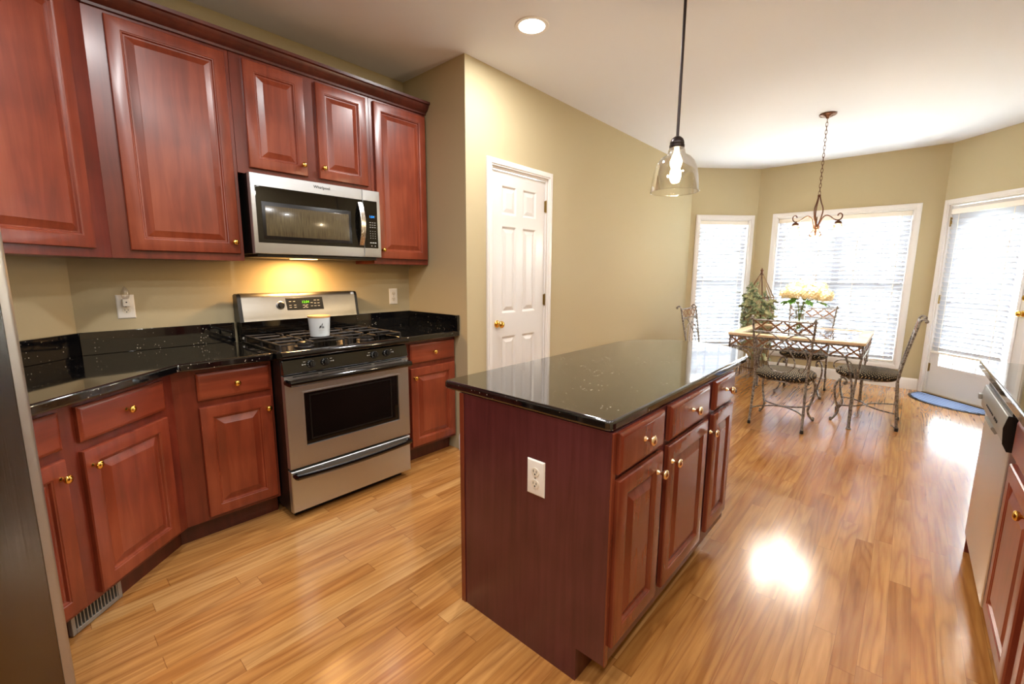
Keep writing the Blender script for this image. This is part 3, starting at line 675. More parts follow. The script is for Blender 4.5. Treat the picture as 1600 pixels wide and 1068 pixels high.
bg = MB().prismx([(yb_(1.045)-.004, 1.045), (yb_(1.06)-.002, 1.06), (yb_(1.185), 1.185), (yb_(1.2)+.006, 1.203), (yb_(1.2)+.02, 1.212), (.66, 1.212), (.685, 1.2), (.685, 1.045)], -sw+.016, sw-.016).build('backguard', 'steel_dark', t, angle=50)
for s in (-1, 1): MB().prismx([(yb_(1.045)-.002, 1.043), (yb_(1.06)-.0, 1.06), (yb_(1.185)+.002, 1.185), (yb_(1.2)+.008, 1.203), (yb_(1.2)+.022, 1.210), (.66, 1.210), (.687, 1.2), (.687, 1.043)], *sorted((s*(sw-.0155), s*(sw+.004)))).build('end_cap', 'black', t, angle=50)
rx = math.atan(.143)
def onbg(x, z, d=.0): return (x, yb_(z)-d, z)
dp = MB().add([(x, y, z) for (x, z) in ((-.106, -.038), (.132, -.042), (.127, .042), (-.112, .042)) for y in (-.002, .003)], [(0, 2, 4, 6), (1, 7, 5, 3), (0, 1, 3, 2), (2, 3, 5, 4), (4, 5, 7, 6), (6, 7, 1, 0)]).build('display_panel', 'black', t, loc=onbg(0, 1.137), bevel=.003); dp.rotation_euler = (-rx, 0, 0)
text('clock_digits', '12:04', .022, (.012, -.003, .012), (PI/2, 0, 0), 'digits_green', dp)
for x, z in ((-.085, .018), (-.06, .018), (-.085, -.006), (-.055, -.006), (.075, .022), (.098, .022), (.075, .002), (.098, .002), (.075, -.016), (.098, -.016), (.052, .006), (.052, -.016), (-.085, -.02), (-.055, -.02), (0, -.008), (.02, -.008), (.012, -.016), (.0, -.024), (.02, -.024)): MB().box(x-.007, x+.007, -.003, -.0015, z-.0016, z+.0016).build('button_mark', 'text_light', dp)
k = MB().lathe([(.026, -.002), (.026, .004), (.022, .007), (.0205, .009)], axis='y').build('dial_bezel', 'steel', t, loc=onbg(1.1-so[0], 1.134)); k.rotation_euler = (-rx, 0, 0)
k = MB().lathe([(.019, .007), (.019, .018), (.016, .022), (.001, .0225)], axis='y').build('oven_dial', 'black', t, loc=onbg(1.1-so[0], 1.134)); k.rotation_euler = (-rx, 0, 0)
k = text('brand_lettering', 'KENMORE', .013, onbg(1.281-so[0], 1.074, .001), (PI/2-rx, 0, 0), 'text_dark', t)
MB().lathe([(.008, -.004), (.008, .004), (.005, .006)], axis='y', n=14).build('side_screw', 'silver', t, loc=(-sw+.012, .602, .945))

# candle on the grate
t = thing('jar_candle', 'white jar candle with wooden lid standing on the stove grates', 'candle', (1.172, 2.578, .9685))
MB().lathe([(.05, 0), (.053, .002), (.0565, .05), (.061, .108), (.061, .11)], n=40).build('jar', 'ceramic', t, angle=50)
MB().lathe([(.0615, .1105), (.0625, .112), (.0625, .120), (.061, .122)], n=40).build('lid', 'lid', t, angle=50)
def oncan(a, z, r=.0585): return ((r+(z-.05)*.08)*math.cos(a), (r+(z-.05)*.08)*math.sin(a), z)
sp = MB(); a0 = math.radians(-108)
for dx, z0_, ln, an in ((0, .052, .018, 1.2), (.012, .052, .016, 1.9), (.16, .05, .016, 1.5), (-.13, .05, .016, .9), (.28, .05, .014, 1.7), (.1, .066, .016, .8)):
    sp.tube([oncan(a0+dx+.22*i/4*math.cos(an)*ln/.016*.6, z0_+ln*i/4) for i in range(5)], [.0004, .0016, .0022, .0014, .0003], 6)
sp.build('leaf_sprig_print', 'text_dark', t)
ln = MB()
for z, w in ((.04, .5), (.026, .34)): ln.tube([oncan(a0+.05-w/2+w*i/8, z, .0578) for i in range(9)], .0006, 4)
ln.build('label_print', 'text_light', t)

# ------------------------------------------------------------------ microwave
mo = (1.288, 2.695, 1.4417); mw = .3925; mh = .43
t = thing('microwave', 'stainless steel over-the-range microwave with dark glass door', 'microwave', mo)
MB().box(-mw, mw, .036, .358, .0, mh).build('body', 'black', t, bevel=.002)
MB().box(-mw+.02, mw-.02, .03, .34, -.018, 0).build('grease_filter', 'black', t, bevel=.004)
MB().box(-.12, .02, .15, .23, -.021, -.0175).build('cooktop_lamp', 'hood_lens', t)
mdx = 1.554-mo[0]; gx0m, gx1m, gz0m, gz1m = .918-mo[0], 1.546-mo[0], 1.502-mo[2], 1.805-mo[2]
md = MB().loops(-mw, mdx, 0, mh, [(0, .0355), (0, .004), (.003, .0005), (.005, 0)]).build('door', 'steel', t, angle=20)
MB().loops(gx0m, gx1m+.008, gz0m, gz1m, [(0, 0), (0, -.001), (.002, -.0018), (.004, -.002)]).build('door_glass', 'microglass', md)
MB().loops(.945-mo[0], 1.47-mo[0], 1.522-mo[2], 1.725-mo[2], [(0, -.0019), (.001, -.0026)]).build('window_border', 'black', md)
MB().loops(.962-mo[0], 1.453-mo[0], 1.541-mo[2], 1.703-mo[2], [(0, -.0026), (.001, -.0032)]).build('window_screen', 'screen', md)
hp = [(1.522-mo[0]+.012, -.006-.034*(1-(2*i/14-1)**2), 1.515-mo[2]+.275*i/14) for i in range(15)]
hb = MB(); vs = []; w = .017
for (x, y, z) in hp: vs += [(x-w, y, z), (x+w, y-.0, z), (x+w, y+.006, z), (x-w, y+.006, z)]
hb.add(vs, [(0, 1, 2, 3), (56, 59, 58, 57)]+[(4*i+j, 4*i+(j+1) % 4, 4*i+4+(j+1) % 4, 4*i+4+j) for i in range(14) for j in range(4)])
hb.build('handle', 'steel_v', md, bevel=.003)
text('brand_lettering', 'Whirlpool', .024, (1.291-mo[0], -.0008, 1.8425-mo[2]), (PI/2, 0, 0), 'text_dark', md)
kp = MB().loops(1.556-mo[0], mw, 0, mh, [(0, .0355), (0, .004), (.003, .0005), (.005, 0)]).build('control_section', 'steel', t, angle=20)
MB().loops(1.558-mo[0], 1.657-mo[0], gz0m, gz1m, [(0, 0), (0, -.001), (.002, -.0018), (.004, -.002)]).build('keypad', 'microglass', kp)
km = MB()
for zz in (.225, .21, .195): 
    for xx in (.314, .331, .348): km.box(xx-.005, xx+.005, -.003, -.002, zz-.0016, zz+.0016)
for zz in (.17, .155, .14, .125):
    for xx in (.314, .331, .348): km.box(xx-.002, xx+.002, -.003, -.002, zz-.002, zz+.002)
for xx in (.314, .331, .348): km.box(xx-.006, xx+.006, -.003, -.002, .092, .098)
for xx in (.32, .345): km.box(xx-.0025, xx+.0025, -.003, -.002, .072, .078)
km.build('key_marks', 'text_light', kp)
text('clock_digits', '1:04', .022, (.327, -.0026, .262), (PI/2, 0, 0), 'digits_blue', kp)
ld = bpy.data.lights.new('cooktop_light', 'AREA'); ld.shape = 'RECTANGLE'; ld.size = .13; ld.size_y = .07; ld.energy = 4.5; ld.color = (1, .55, .2)
lo = bpy.data.objects.new('cooktop_light', ld); C.objects.link(lo); lo.parent = t; lo.location = (-.05, .19, -.0215)

# ------------------------------------------------------------------ refrigerator (angled run)
fo = dg(-1.257, -.06)
t = thing('refrigerator', 'stainless steel refrigerator at the left end of the angled cabinets', 'refrigerator', (*fo, 0), AN)
MB().box(-.445, .445, -.115, .62, .03, 1.75).build('body', 'black', t, bevel=.004)
MB().box(-.44, .44, -.1, -.06, 0, .09).build('kick_plate', 'black', t)
def fdoor(x0, x1, z0, z1):
    d = MB(); r = .03
    prof = [(x0, -.12), (x0, -.165)]+[(x0+r*(1-math.cos(a)), -.165-r*math.sin(a)) for a in [PI/2*i/6 for i in range(1, 7)]]+[(x1-r+r*math.sin(a), -.165-r*math.cos(a)) for a in [PI/2*i/6 for i in range(0, 6)]]+[(x1, -.165), (x1, -.12)]
    prof = [(min(x, x1-.04) if i_ > 7 else x, y) for i_, (x, y) in enumerate(prof)]
    return d.prism(prof, z0, z1).build('door', 'fridge_front', t, angle=40)
for x0, x1, hx in ((-.445, .0, -.04), (.004, .445, .044)):
    d = fdoor(x0, x1, .10, 1.755)
    MB().tube([(hx, -.195, .55), (hx, -.235, .56), (hx, -.24, .7), (hx, -.24, 1.4), (hx, -.235, 1.54), (hx, -.195, 1.55)], .012, 10).build('handle', 'steel_v', d)
    MB().prism([(x1-.04, -.12), (x1-.04, -.196)]+[(x1-.024+.024*math.sin(a), -.174-.024*math.cos(a)) for a in [PI/2*i/6 for i in range(7)]]+[(x1, -.162), (x1-.005, -.159), (x1-.005, -.155), (x1, -.152), (x1, -.12)], .101, 1.754).build('door_edge', 'satin', d, angle=30)

# ------------------------------------------------------------------ right-hand run (faces +y): local frame turned half round
RF = -.325
t = thing('dishwasher', 'stainless steel dishwasher with a raised grey control strip', 'dishwasher', (2.635, RF, 0), PI)
W_ = .328
MB().box(-W_, W_, .03, .58, .10, .865).build('body', 'black', t)
MB().box(-W_+.01, W_-.01, .06, .1, 0, .10).build('kick_plate', 'black', t)
d = MB().loops(-W_, W_, .10, .735, [(0, .03), (0, .004), (.003, .001), (.006, 0)]).build('door', 'steel_door', t, angle=20)
c = MB().prismx([(.03, .722), (-.004, .722), (-.018, .745), (-.022, .80), (-.014, .842), (.03, .842)], -W_+.0, W_-.006).build('control_strip', 'silver', t, bevel=.003, angle=50)
MB().box(-W_+.01, W_-.01, -.004, .03, .843, .864).build('vent_gap', 'black', c)
MB().prismx([(.03, .715), (-.006, .715), (-.019, .742), (-.0235, .80), (-.015, .846), (.03, .846)], W_-.0055, W_+.001).build('end_cap', 'black', c)
MB().prismx([(-.004, .7215), (-.012, .716), (-.026, .736), (-.0235, .744), (-.016, .742)], -.10, .10).build('handle_lip', 'silver', c)
for i in range(7): MB().box(-.13+i*.03, -.13+i*.03+.014, -.0236, -.02, .782, .79).build('button', 'text_dark', c)
for i in range(3): MB().lathe([(.006, 0), (.006, .003)], (.12+i*.03, -.0216, .787), 'y', 10).build('button', 'text_dark', c)
MB().box(-.325, -.295, -.034, -.02, .775, .80).build('latch', 'silver', c, bevel=.004)
x0, x1 = 1.20, 2.302; cx_ = (x0+x1)/2; h = (x1-x0)/2
t = thing('base_cabinet', 'two-door cherry base cabinet next to the dishwasher, cut off by the right edge', 'cabinet', (cx_, RF-.02, 0), PI)
MB().box(-h, h, 0, .58, .105, .882).build('body', 'cherry', t, bevel=.001); MB().box(-h, h, .06, .1, 0, .105).build('toe_kick', 'cherry_dark', t)
o = front(t, 'drawer', cx_-2.262, cx_-1.25, .715, .85, 'cherry_side'); fk(o, cx_-1.756, .783)
o = front(t, 'door', cx_-2.262, cx_-1.825, .12, .69, 'cherry_door'); fk(o, cx_-1.855, .655)
o = front(t, 'door', cx_-1.735, cx_-1.25, .12, .69, 'cherry_door'); fk(o, cx_-1.29, .655)
t = thing('countertop', 'black granite countertop above the dishwasher', 'countertop', (2.2, -.6, .883))
MB((2.2, -.6, .883)).box(1.18, 3.20, RB+.003, -.30, .883, ZT).build('slab', 'granite', t, bevel=.008, seg=3)
t = thing('end_panel', 'cherry panel closing the cabinet run beyond the dishwasher', 'panel', (2.98, -.65, 0))
MB((2.98, -.65, 0)).box(2.967, 2.987, RB+.01, RF-.01, 0, .882).build('board', 'cherry', t)

# ------------------------------------------------------------------ ceiling lights
for i, (x, y) in enumerate(CANS):
    lab = 'round recessed ceiling light above the pantry side of the kitchen' if i == 0 else 'added recessed fill light over the near part of the kitchen, out of view'
    t = thing('recessed_light', lab, 'ceiling light', (x, y, CEIL), group=None if i == 0 else 'added fill lights out of view')
    MB().lathe([(.078, -.001), (.078, -.006), (.098, -.006), (.102, -.0005)], n=36, cap=False).build('trim_ring', 'trim', t)
    MB().lathe([(.078, -.0015), (.001, -.0035)], n=36).build('lens', 'can_lens', t)
    ld = bpy.data.lights.new('can_light', 'AREA'); ld.shape = 'DISK'; ld.size = .15; ld.energy = CAN_W[i]; ld.color = (1, .985, .98)
    lo = bpy.data.objects.new('can_light', ld); C.objects.link(lo); lo.parent = t; lo.location = (0, 0, -.008)

# pendant
po = (2.35, .97, 1.765)
t = thing('pendant_lamp', 'clear glass bell pendant lamp on a thin dark rod over the island', 'pendant lamp', po)
MB().lathe([(.06, CEIL-po[2]-.002), (.06, CEIL-po[2]-.012), (.05, CEIL-po[2]-.022), (.012, CEIL-po[2]-.03)], n=28).build('ceiling_canopy', 'pend_metal', t)
MB().tube([(0, 0, .27), (0, 0, CEIL-po[2]-.02)], .0075, 10).build('rod', 'pend_metal', t)
MB().lathe([(.0365, .217), (.0375, .222), (.0375, .232), (.034, .234), (.036, .24), (.0345, .248), (.028, .262), (.016, .272), (.008, .276)], n=28).build('socket_cap', 'pend_metal', t, angle=50)
pr = [(.037, .216), (.041, .205), (.044, .192), (.047, .185), (.07, .172), (.092, .148), (.105, .115), (.113, .07), (.1195, .02), (.1215, 0)]
pr2 = [(r-.0028, h) for r, h in pr[::-1]]
MB().lathe(pr+pr2, n=48, cap=False).tube([(.1203*math.cos(2*PI*i/48), .1203*math.sin(2*PI*i/48), 0) for i in range(48)], .0022, 6, closed=True).build('glass_shade', 'shade_glass', t, angle=60)
MB().lathe([(.012, .216), (.013, .20), (.02, .18), (.0295, .155), (.03, .14), (.024, .122), (.012, .112), (.001, .11)], n=20).build('bulb', 'bulb', t)
ld = bpy.data.lights.new('pendant_light', 'POINT'); ld.energy = 9; ld.color = (1, .78, .5); ld.shadow_soft_size = .03
lo = bpy.data.objects.new('pendant_light', ld); C.objects.link(lo); lo.parent = t; lo.location = (0, 0, .08)

# chandelier
co_ = (5.06, .715, 1.70)
t = thing('chandelier', 'bronze scroll-arm chandelier with glass shades hanging on a chain over the table', 'chandelier', co_)
ch = CEIL-co_[2]
MB().lathe([(.066, ch-.001), (.068, ch-.006), (.062, ch-.014), (.045, ch-.018), (.04, ch-.024), (.016, ch-.03), (.01, ch-.042)], n=28).build('ceiling_canopy', 'bronze', t, angle=50)
c = MB(); zt = ch-.04; zb = .375; nl = 20; st = (zt-zb)/nl
for i in range(nl):
    z = zb+(i+.5)*st; L = st*.68; w = .0085; ax = i % 2
    pts = [((w*math.cos(a), 0, L*math.sin(a)) if ax else (0, w*math.cos(a), L*math.sin(a))) for a in [2*PI*k/14 for k in range(14)]]
    c.tube([(p[0], p[1], p[2]+z) for p in pts], .0022, 6, closed=True)
c.build('chain', 'bronze', t)
b = MB().lathe([(.012, .352), (.013, .375), (.008, .38)], n=14).lathe([(.02, .05), (.024, .06), (.024, .072), (.014, .08)], n=16).lathe([(.001, .0), (.01, .008), (.012, .018), (.007, .03), (.016, .05)], n=14)
for k in range(3):
    a = k*2*PI/3+.5; b.tube([(r*math.cos(a), r*math.sin(a), z) for r, z in smooth_path([(.007, .36), (.02, .30), (.038, .24), (.034, .18), (.016, .11), (.012, .06)])] if False else [(p[0]*math.cos(a), p[0]*math.sin(a), p[1]) for p in smooth_path([(.007, .36), (.02, .31), (.04, .245), (.034, .18), (.016, .11), (.012, .06)])], .0055, 8)
b.build('body', 'bronze', t)
vdir = math.atan2(co_[1], co_[0])
for k in range(3):
    a = vdir+k*2*PI/3; ar = [(p[0], p[1]) for p in smooth_path([(.018, .06), (.03, .12), (.05, .165), (.08, .185), (.115, .172), (.145, .148), (.17, .135), (.198, .135), (.214, .152), (.214, .176), (.198, .19), (.182, .183), (.178, .17)], 5)]
    arm = MB().tube([(r*math.cos(a), r*math.sin(a), z) for r, z in ar], .0052, 8).build('arm', 'bronze', t)
    sx_, sy_ = .187*math.cos(a), .187*math.sin(a)
    MB().lathe([(.006, .134), (.012, .126), (.022, .12), (.025, .112), (.029, .106), (.029, .1)], (sx_, sy_, 0), n=20).build('shade_holder', 'bronze', arm)
    MB().lathe([(.026, .1), (.033, .085), (.034, .065), (.037, .045), (.045, .02), (.052, .002), (.0505, .002), (.0355, .045), (.0325, .065), (.0315, .084), (.0245, .1)], (sx_, sy_, 0), n=24, cap=False).build('glass_shade', 'frost', arm)
    MB().lathe([(.01, .1), (.012, .085), (.02, .06), (.021, .045), (.012, .028), (.001, .024)], (sx_, sy_, 0), n=14).build('bulb', 'bulb', arm)
    sc_ = MB().tube([(p[0]*math.cos(a+PI/3), p[0]*math.sin(a+PI/3), p[1]) for p in smooth_path([(.014, .055), (.03, .048), (.048, .03), (.05, .012), (.036, .004), (.026, .014)], 5)], .0038, 6).build('scroll', 'bronze', t)
    ld = bpy.data.lights.new('chandelier_light', 'POINT'); ld.energy = 13; ld.color = (1, .9, .78); ld.shadow_soft_size = .04
    lo = bpy.data.objects.new('chandelier_light', ld); C.objects.link(lo); lo.parent = t; lo.location = (sx_, sy_, .012)

# ------------------------------------------------------------------ dining table
TX0, TX1, TY0, TY1, TZ = 4.78, 5.93, .225, 1.33, .768
to = ((TX0+TX1)/2, (TY0+TY1)/2, 0); hx, hy = (TX1-TX0)/2, (TY1-TY0)/2
t = thing('dining_table', 'wrought-iron dining table with pale wood rim and glass top', 'table', to)
MB().add([(sx_*(hx-i_*w_), sy_*(hy-i_*w_), z) for z, i_ in ((TZ, 0), (TZ, 1), (TZ-.026, 0), (TZ-.026, 1)) for w_ in (.095,) for sx_, sy_ in ((-1, -1), (1, -1), (1, 1), (-1, 1))],
         [f for i in range(4) for f in ((i, (i+1) % 4, 4+(i+1) % 4, 4+i), (8+i, 12+i, 12+(i+1) % 4, 8+(i+1) % 4), (i, 8+i, 8+(i+1) % 4, (i+1) % 4), (4+i, 4+(i+1) % 4, 12+(i+1) % 4, 12+i))]).build('tabletop_rim', 'oak_table', t, bevel=.006)
MB().box(-hx+.094, hx-.094, -hy+.094, hy-.094, TZ-.014, TZ-.004).build('glass_top', 'glass', t)
ap = MB(); ax_, ay_ = hx-.02, hy-.02; za, zb2 = TZ-.034, TZ-.135
for z in (za, zb2):
    for (p, q_) in (((-ax_, -ay_), (ax_, -ay_)), ((ax_, -ay_), (ax_, ay_)), ((ax_, ay_), (-ax_, ay_)), ((-ax_, ay_), (-ax_, -ay_))):
        if p[1] == q_[1]: ap.box(min(p[0], q_[0])-.008, max(p[0], q_[0])+.008, p[1]-.008, p[1]+.008, z-.008, z+.008)
        else: ap.box(p[0]-.008, p[0]+.008, min(p[1], q_[1]), max(p[1], q_[1]), z-.008, z+.008)
for sx_ in (-1, 1):
    for sy_ in (-1, 1): ap.box(sx_*ax_-.008, sx_*ax_+.008, sy_*ay_-.008, sy_*ay_+.008, zb2, za)
ap.build('apron_frame', 'iron', t)
def strap(m, p, q_, nrm, w=.007, th=.0018):   # flat strap between two points
    p, q_ = Vector(p), Vector(q_); d = (q_-p).normalized(); nrm = Vector(nrm); s_ = d.cross(nrm).normalized()*w; k = nrm*th
    m.add([p-s_-k, p+s_-k, q_+s_-k, q_-s_-k, p-s_+k, p+s_+k, q_+s_+k, q_-s_+k], [(0, 1, 2, 3), (7, 6, 5, 4), (0, 4, 5, 1), (1, 5, 6, 2), (2, 6, 7, 3), (3, 7, 4, 0)])
la = MB(); nX = 9
for sy_ in (-1, 1):
    for i in range(nX):
        a, b = -ax_+2*ax_*i/nX, -ax_+2*ax_*(i+1)/nX
        strap(la, (a, sy_*ay_-.002, za), (b, sy_*ay_-.002, zb2), (0, 1, 0)); strap(la, (a, sy_*ay_+.002, zb2), (b, sy_*ay_+.002, za), (0, 1, 0))
for sx_ in (-1, 1):
    for i in range(nX):
        a, b = -ay_+2*ay_*i/nX, -ay_+2*ay_*(i+1)/nX
        strap(la, (sx_*ax_-.002, a, za), (sx_*ax_-.002, b, zb2), (1, 0, 0)); strap(la, (sx_*ax_+.002, a, zb2), (sx_*ax_+.002, b, za), (1, 0, 0))
la.build('apron_lattice', 'strap', t)
for sx_ in (-1, 1):
    for sy_ in (-1, 1):
        fx, fy = sx_*(ax_+.03), sy_*(ay_-.03); L = MB(); cx_, cy_ = sx_*(ax_-.005), sy_*(ay_-.03)
        for (tx, ty) in ((sx_*ax_, sy_*ay_), (sx_*ax_, sy_*(ay_-.11)), (sx_*(ax_-.11), sy_*ay_)):
            L.tube(smooth_path([(tx, ty, zb2), (tx*.55+cx_*.45, ty*.55+cy_*.45, .52), (cx_+(tx-cx_)*.16, cy_+(ty-cy_)*.16, .36), (cx_+(tx-cx_)*.09+(fx-cx_)*.5, cy_+(ty-cy_)*.09+(fy-cy_)*.5, .18), (fx+(tx-cx_)*.07, fy+(ty-cy_)*.07, .012)]), .0085, 8)
        lg = L.build('leg', 'iron', t)
        MB().lathe([(.018, 0), (.021, .006), (.016, .014)], (fx, fy, 0), n=14).build('foot', 'iron', lg)
        for d in ((0, 1), (1, 0)):
            m = MB(); u = Vector((-sx_*d[0], -sy_*d[1], 0)); o_ = Vector((sx_*ax_, sy_*ay_, 0))
            pp = smooth_path([(.02, .45), (.035, .54), (.075, .60), (.13, .60), (.165, .565), (.155, .525), (.125, .52), (.115, .545)], 5)
            m.tube([o_*.985+u*p[0]*1.1+Vector((0, 0, p[1])) for p in pp], .006, 8).build('scroll_bracket', 'iron', lg)

# ------------------------------------------------------------------ chairs (face +x, back at -x)
def make_chair(label):
    t = thing('dining_chair', label, 'chair', (0, 0, 0), group='wrought-iron dining chairs around the table')
    # cushion
    m = MB(); rows = []
    for (k, z) in ((.0, .425), (.90, .425), (.985, .44), (1.0, .455), (.975, .472), (.88, .487), (.6, .497), (.3, .5), (.0, .501)): rows.append((max(k, .001), z))
    n = 40; vs = []
    for k, z in rows:
        for i in range(n):
            a = 2*PI*i/n; c_, s_ = math.cos(a), math.sin(a); r = 1/((abs(c_)**3.+abs(s_)**3.)**(1/3.))
            vs.append((.01+.235*k*r*c_, .232*k*r*s_*(1+.05*c_), z))
    m.add(vs, [(i*n+j, i*n+(j+1) % n, (i+1)*n+(j+1) % n, (i+1)*n+j) for i in range(len(rows)-1) for j in range(n)]); m.build('seat', 'fabric', t, angle=60)
    MB().tube([(.01+.2*math.cos(a), .2*math.sin(a), .417) for a in [2*PI*i/28 for i in range(28)]], .008, 8, closed=True).build('seat_frame', 'iron', t)
    for s in (-1, 1):
        l = MB().tube([(-.205, s*.195, .425), (-.222, s*.2, .2), (-.24, s*.205, .02)], .0105, 10).build('leg', 'iron', t)
        MB().lathe([(.012, 0), (.0135, .004), (.0125, .03)], (-.2415, s*.2052, 0), n=12).build('foot_tip', 'rubber', l)
    for s in (-1, 1):   # scrolled front legs
        pp = smooth_path([(.0, .36), (-.018, .345), (-.03, .365), (-.02, .39), (.012, .41), (.05, .385), (.075, .31), (.062, .22), (.03, .13), (.022, .10), (.035, .06), (.062, .025), (.082, .012), (.088, .022), (.08, .03)], 5)
        u = Vector((.75, s*.66, 0))
        l = MB().tube([Vector((.165, s*.165, 0))+u*p[0]+Vector((0, 0, p[1])) for p in pp], .0095, 8).ball(tuple(Vector((.165, s*.165, .012))+u*.083), .012).ball(tuple(Vector((.165, s*.165, .357))+u*-.004), .0135).build('leg', 'iron', t)
        MB().lathe([(.011, 0), (.012, .003)], tuple(Vector((.165, s*.165, 0))+u*.083), n=10).build('foot_tip', 'rubber', l)
    st = MB()
    st.tube(smooth_path([(.19, .185, .15), (.08, .14, .15), (.0, 0, .15), (.08, -.14, .15), (.19, -.185, .15)]), .0065, 8)
    st.tube(smooth_path([(-.226, .2, .15), (-.1, .13, .15), (-.008, 0, .15), (-.1, -.13, .15), (-.226, -.2, .15)]), .0065, 8); st.build('stretcher', 'iron', t)
    # back
    def bp(y, z): # lean of the back
        return Vector((-.205-(max(0, z-.45))**1.15*.19, y, z))
    f = MB()
    for s in (-1, 1):
        pp = [bp(s*(.195+.035*(z-.42)/.54), z) for z in (.42, .55, .7, .85, .93, .965)]
        pp += [bp(s*.23, .985)+Vector((-.012, 0, 0)), bp(s*.232, .988)+Vector((-.03, 0, -.006)), bp(s*.232, .975)+Vector((-.04, 0, -.012))]
        f.tube(smooth_path(pp, 3), .0095, 8); f.ball(tuple(bp(s*.232, .972)+Vector((-.04, 0, -.004))), .0145)
    f.tube([bp(-.226, .955), bp(.226, .955)], .0075, 8); f.tube([bp(-.22, .855), bp(.22, .855)], .0065, 8)
    bk = f.build('backrest', 'iron', t)
    la = MB(); N = 4
    for i in range(N):
        a, b = -.222+.444*i/N, -.222+.444*(i+1)/N
        nr = Vector((1, 0, .19)).normalized()
        strap(la, bp(a, .953)+nr*.002, bp(b, .857)+nr*.002, nr, .0065); strap(la, bp(a, .857)-nr*.002, bp(b, .953)-nr*.002, nr, .0065)
    la.build('lattice', 'strap', bk)
    for s in (-1, 1):
        pp = smooth_path([(s*.208, .80), (s*.17, .835), (s*.1, .845), (s*.03, .80), (-s*.04, .72), (-s*.09, .64), (-s*.10, .57), (-s*.06, .515), (0, .50), (s*.05, .51)], 6)
        MB().tube([bp(p[0], p[1])+Vector((.004*s, 0, 0)) for p in pp], .0055, 8).build('back_scroll', 'iron', bk)
        pp = smooth_path([(s*.03, .80), (s*.09, .77), (s*.15, .72), (s*.19, .64), (s*.18, .56), (s*.155, .52), (s*.135, .535), (s*.14, .555)], 5)
        MB().tube([bp(p[0], p[1]) for p in pp], .0055, 8).build('back_scroll', 'iron', bk)
    return t
ch0 = make_chair('wrought-iron chair with dotted seat nearest the island, its back to the camera')
ch0.location = (4.585, .765, 0)
for loc, rz, lab in (((5.185, .20, 0), PI/2, 'wrought-iron chair with dotted seat on the right of the table, nearest the patio door'),
                     ((5.98, .83, 0), PI, 'wrought-iron chair behind the table in front of the wide window'),
                     ((5.20, 1.60, 0), -PI/2, 'wrought-iron chair by the pantry wall, mostly hidden behind the island')):
    c = dup(ch0); c.location = loc; c.rotation_euler = (0, 0, rz); c['label'] = lab

# vase and hydrangeas
vo = (5.35, .815, TZ-.0035)
t = thing('glass_vase', 'tall clear glass vase of flowers on the dining table', 'vase', vo)
vp = [(.038, 0), (.041, .004), (.043, .1), (.05, .2), (.062, .295), (.064, .305)]
MB().lathe(vp+[(r-.003, h+(.012 if i == 5 else 0)) for i, (r, h) in enumerate(vp[::-1])], n=32).build('body', 'vase_glass', t, angle=60)
random.seed(3)
blooms = [((-.01, -.185, .375), .085, 'cream hydrangea at the right end of the bouquet'), ((.0, .13, .385), .07, 'cream hydrangea at the left end of the bouquet, beside a green bud'), ((-.07, .055, .405), .085, 'large cream hydrangea at the front left of the bouquet'),
          ((-.075, -.085, .40), .088, 'large cream hydrangea at the front centre of the bouquet'), ((.03, -.02, .475), .085, 'pale cream hydrangea on top of the bouquet'), ((.06, .085, .44), .075, 'cream hydrangea at the back left of the bouquet'), ((.06, -.13, .445), .08, 'cream hydrangea at the back right of the bouquet')]
for k, (b, R_, lab) in enumerate(blooms):
    f = thing('hydrangea', lab, 'flower', vo, 0, 'hydrangeas in the glass vase')
    a = math.atan2(b[1], b[0]); r0 = .02
    base = Vector((-r0*math.cos(a+.5)*.8, -r0*math.sin(a+.5)*.8, .03))
    neck = Vector((.028*math.cos(a), .028*math.sin(a), .285))
    top = Vector(b)
    MB().tube(smooth_path([base, (base+neck)*.5, neck, top*.6+neck*.4+Vector((0, 0, .01)), top], 4), .0042, 6).build('stem', 'stem', f)
    m = MB(); N = 95
    for i in range(N):
        ph = math.acos(1-1.75*(i+.5)/N); th = i*2.39996
        d = Vector((math.sin(ph)*math.cos(th), math.sin(ph)*math.sin(th), math.cos(ph)*.8)); p = top+d*R_*random.uniform(.86, 1.05)
        u = d.cross(Vector((.3, .2, 1))).normalized(); w = d.cross(u).normalized(); sz = R_*random.uniform(.17, .24); sp_ = random.uniform(0, PI)
        for q_ in range(4):
            al = sp_+q_*PI/2; e = u*math.cos(al)+w*math.sin(al); g = u*-math.sin(al)+w*math.cos(al)
            m.add([p, p+e*sz*.6+g*sz*.5+d*sz*.12, p+e*sz*1.1+d*sz*random.uniform(-.1, .35), p+e*sz*.6-g*sz*.5+d*sz*.12], [(0, 1, 2, 3)])
    m.build('bloom', 'cream', f, smooth=False)
    for j in range(3 if k < 4 else 1):
        al = a+random.uniform(-.9, .9); e = Vector((math.cos(al), math.sin(al), random.uniform(-.35, .1))).normalized(); s_ = Vector((-math.sin(al), math.cos(al), 0)); L_ = random.uniform(.10, .135)
        p0 = neck*.35+top*.65+Vector((0, 0, -.035)); ws = [.0, .5, .8, 1, .85, .5, .0]; vs = []
        for i, wv in enumerate(ws):
            q_ = i/6; c_ = p0+e*L_*q_+Vector((0, 0, -.03*q_*q_)); vs += [c_-s_*wv*.03+Vector((0, 0, .006)), c_, c_+s_*wv*.03+Vector((0, 0, .006))]
        MB().add(vs, [(3*i+jj, 3*i+jj+1, 3*i+jj+4, 3*i+jj+3) for i in range(6) for jj in (0, 1)]).build('leaf', 'leaf', f)

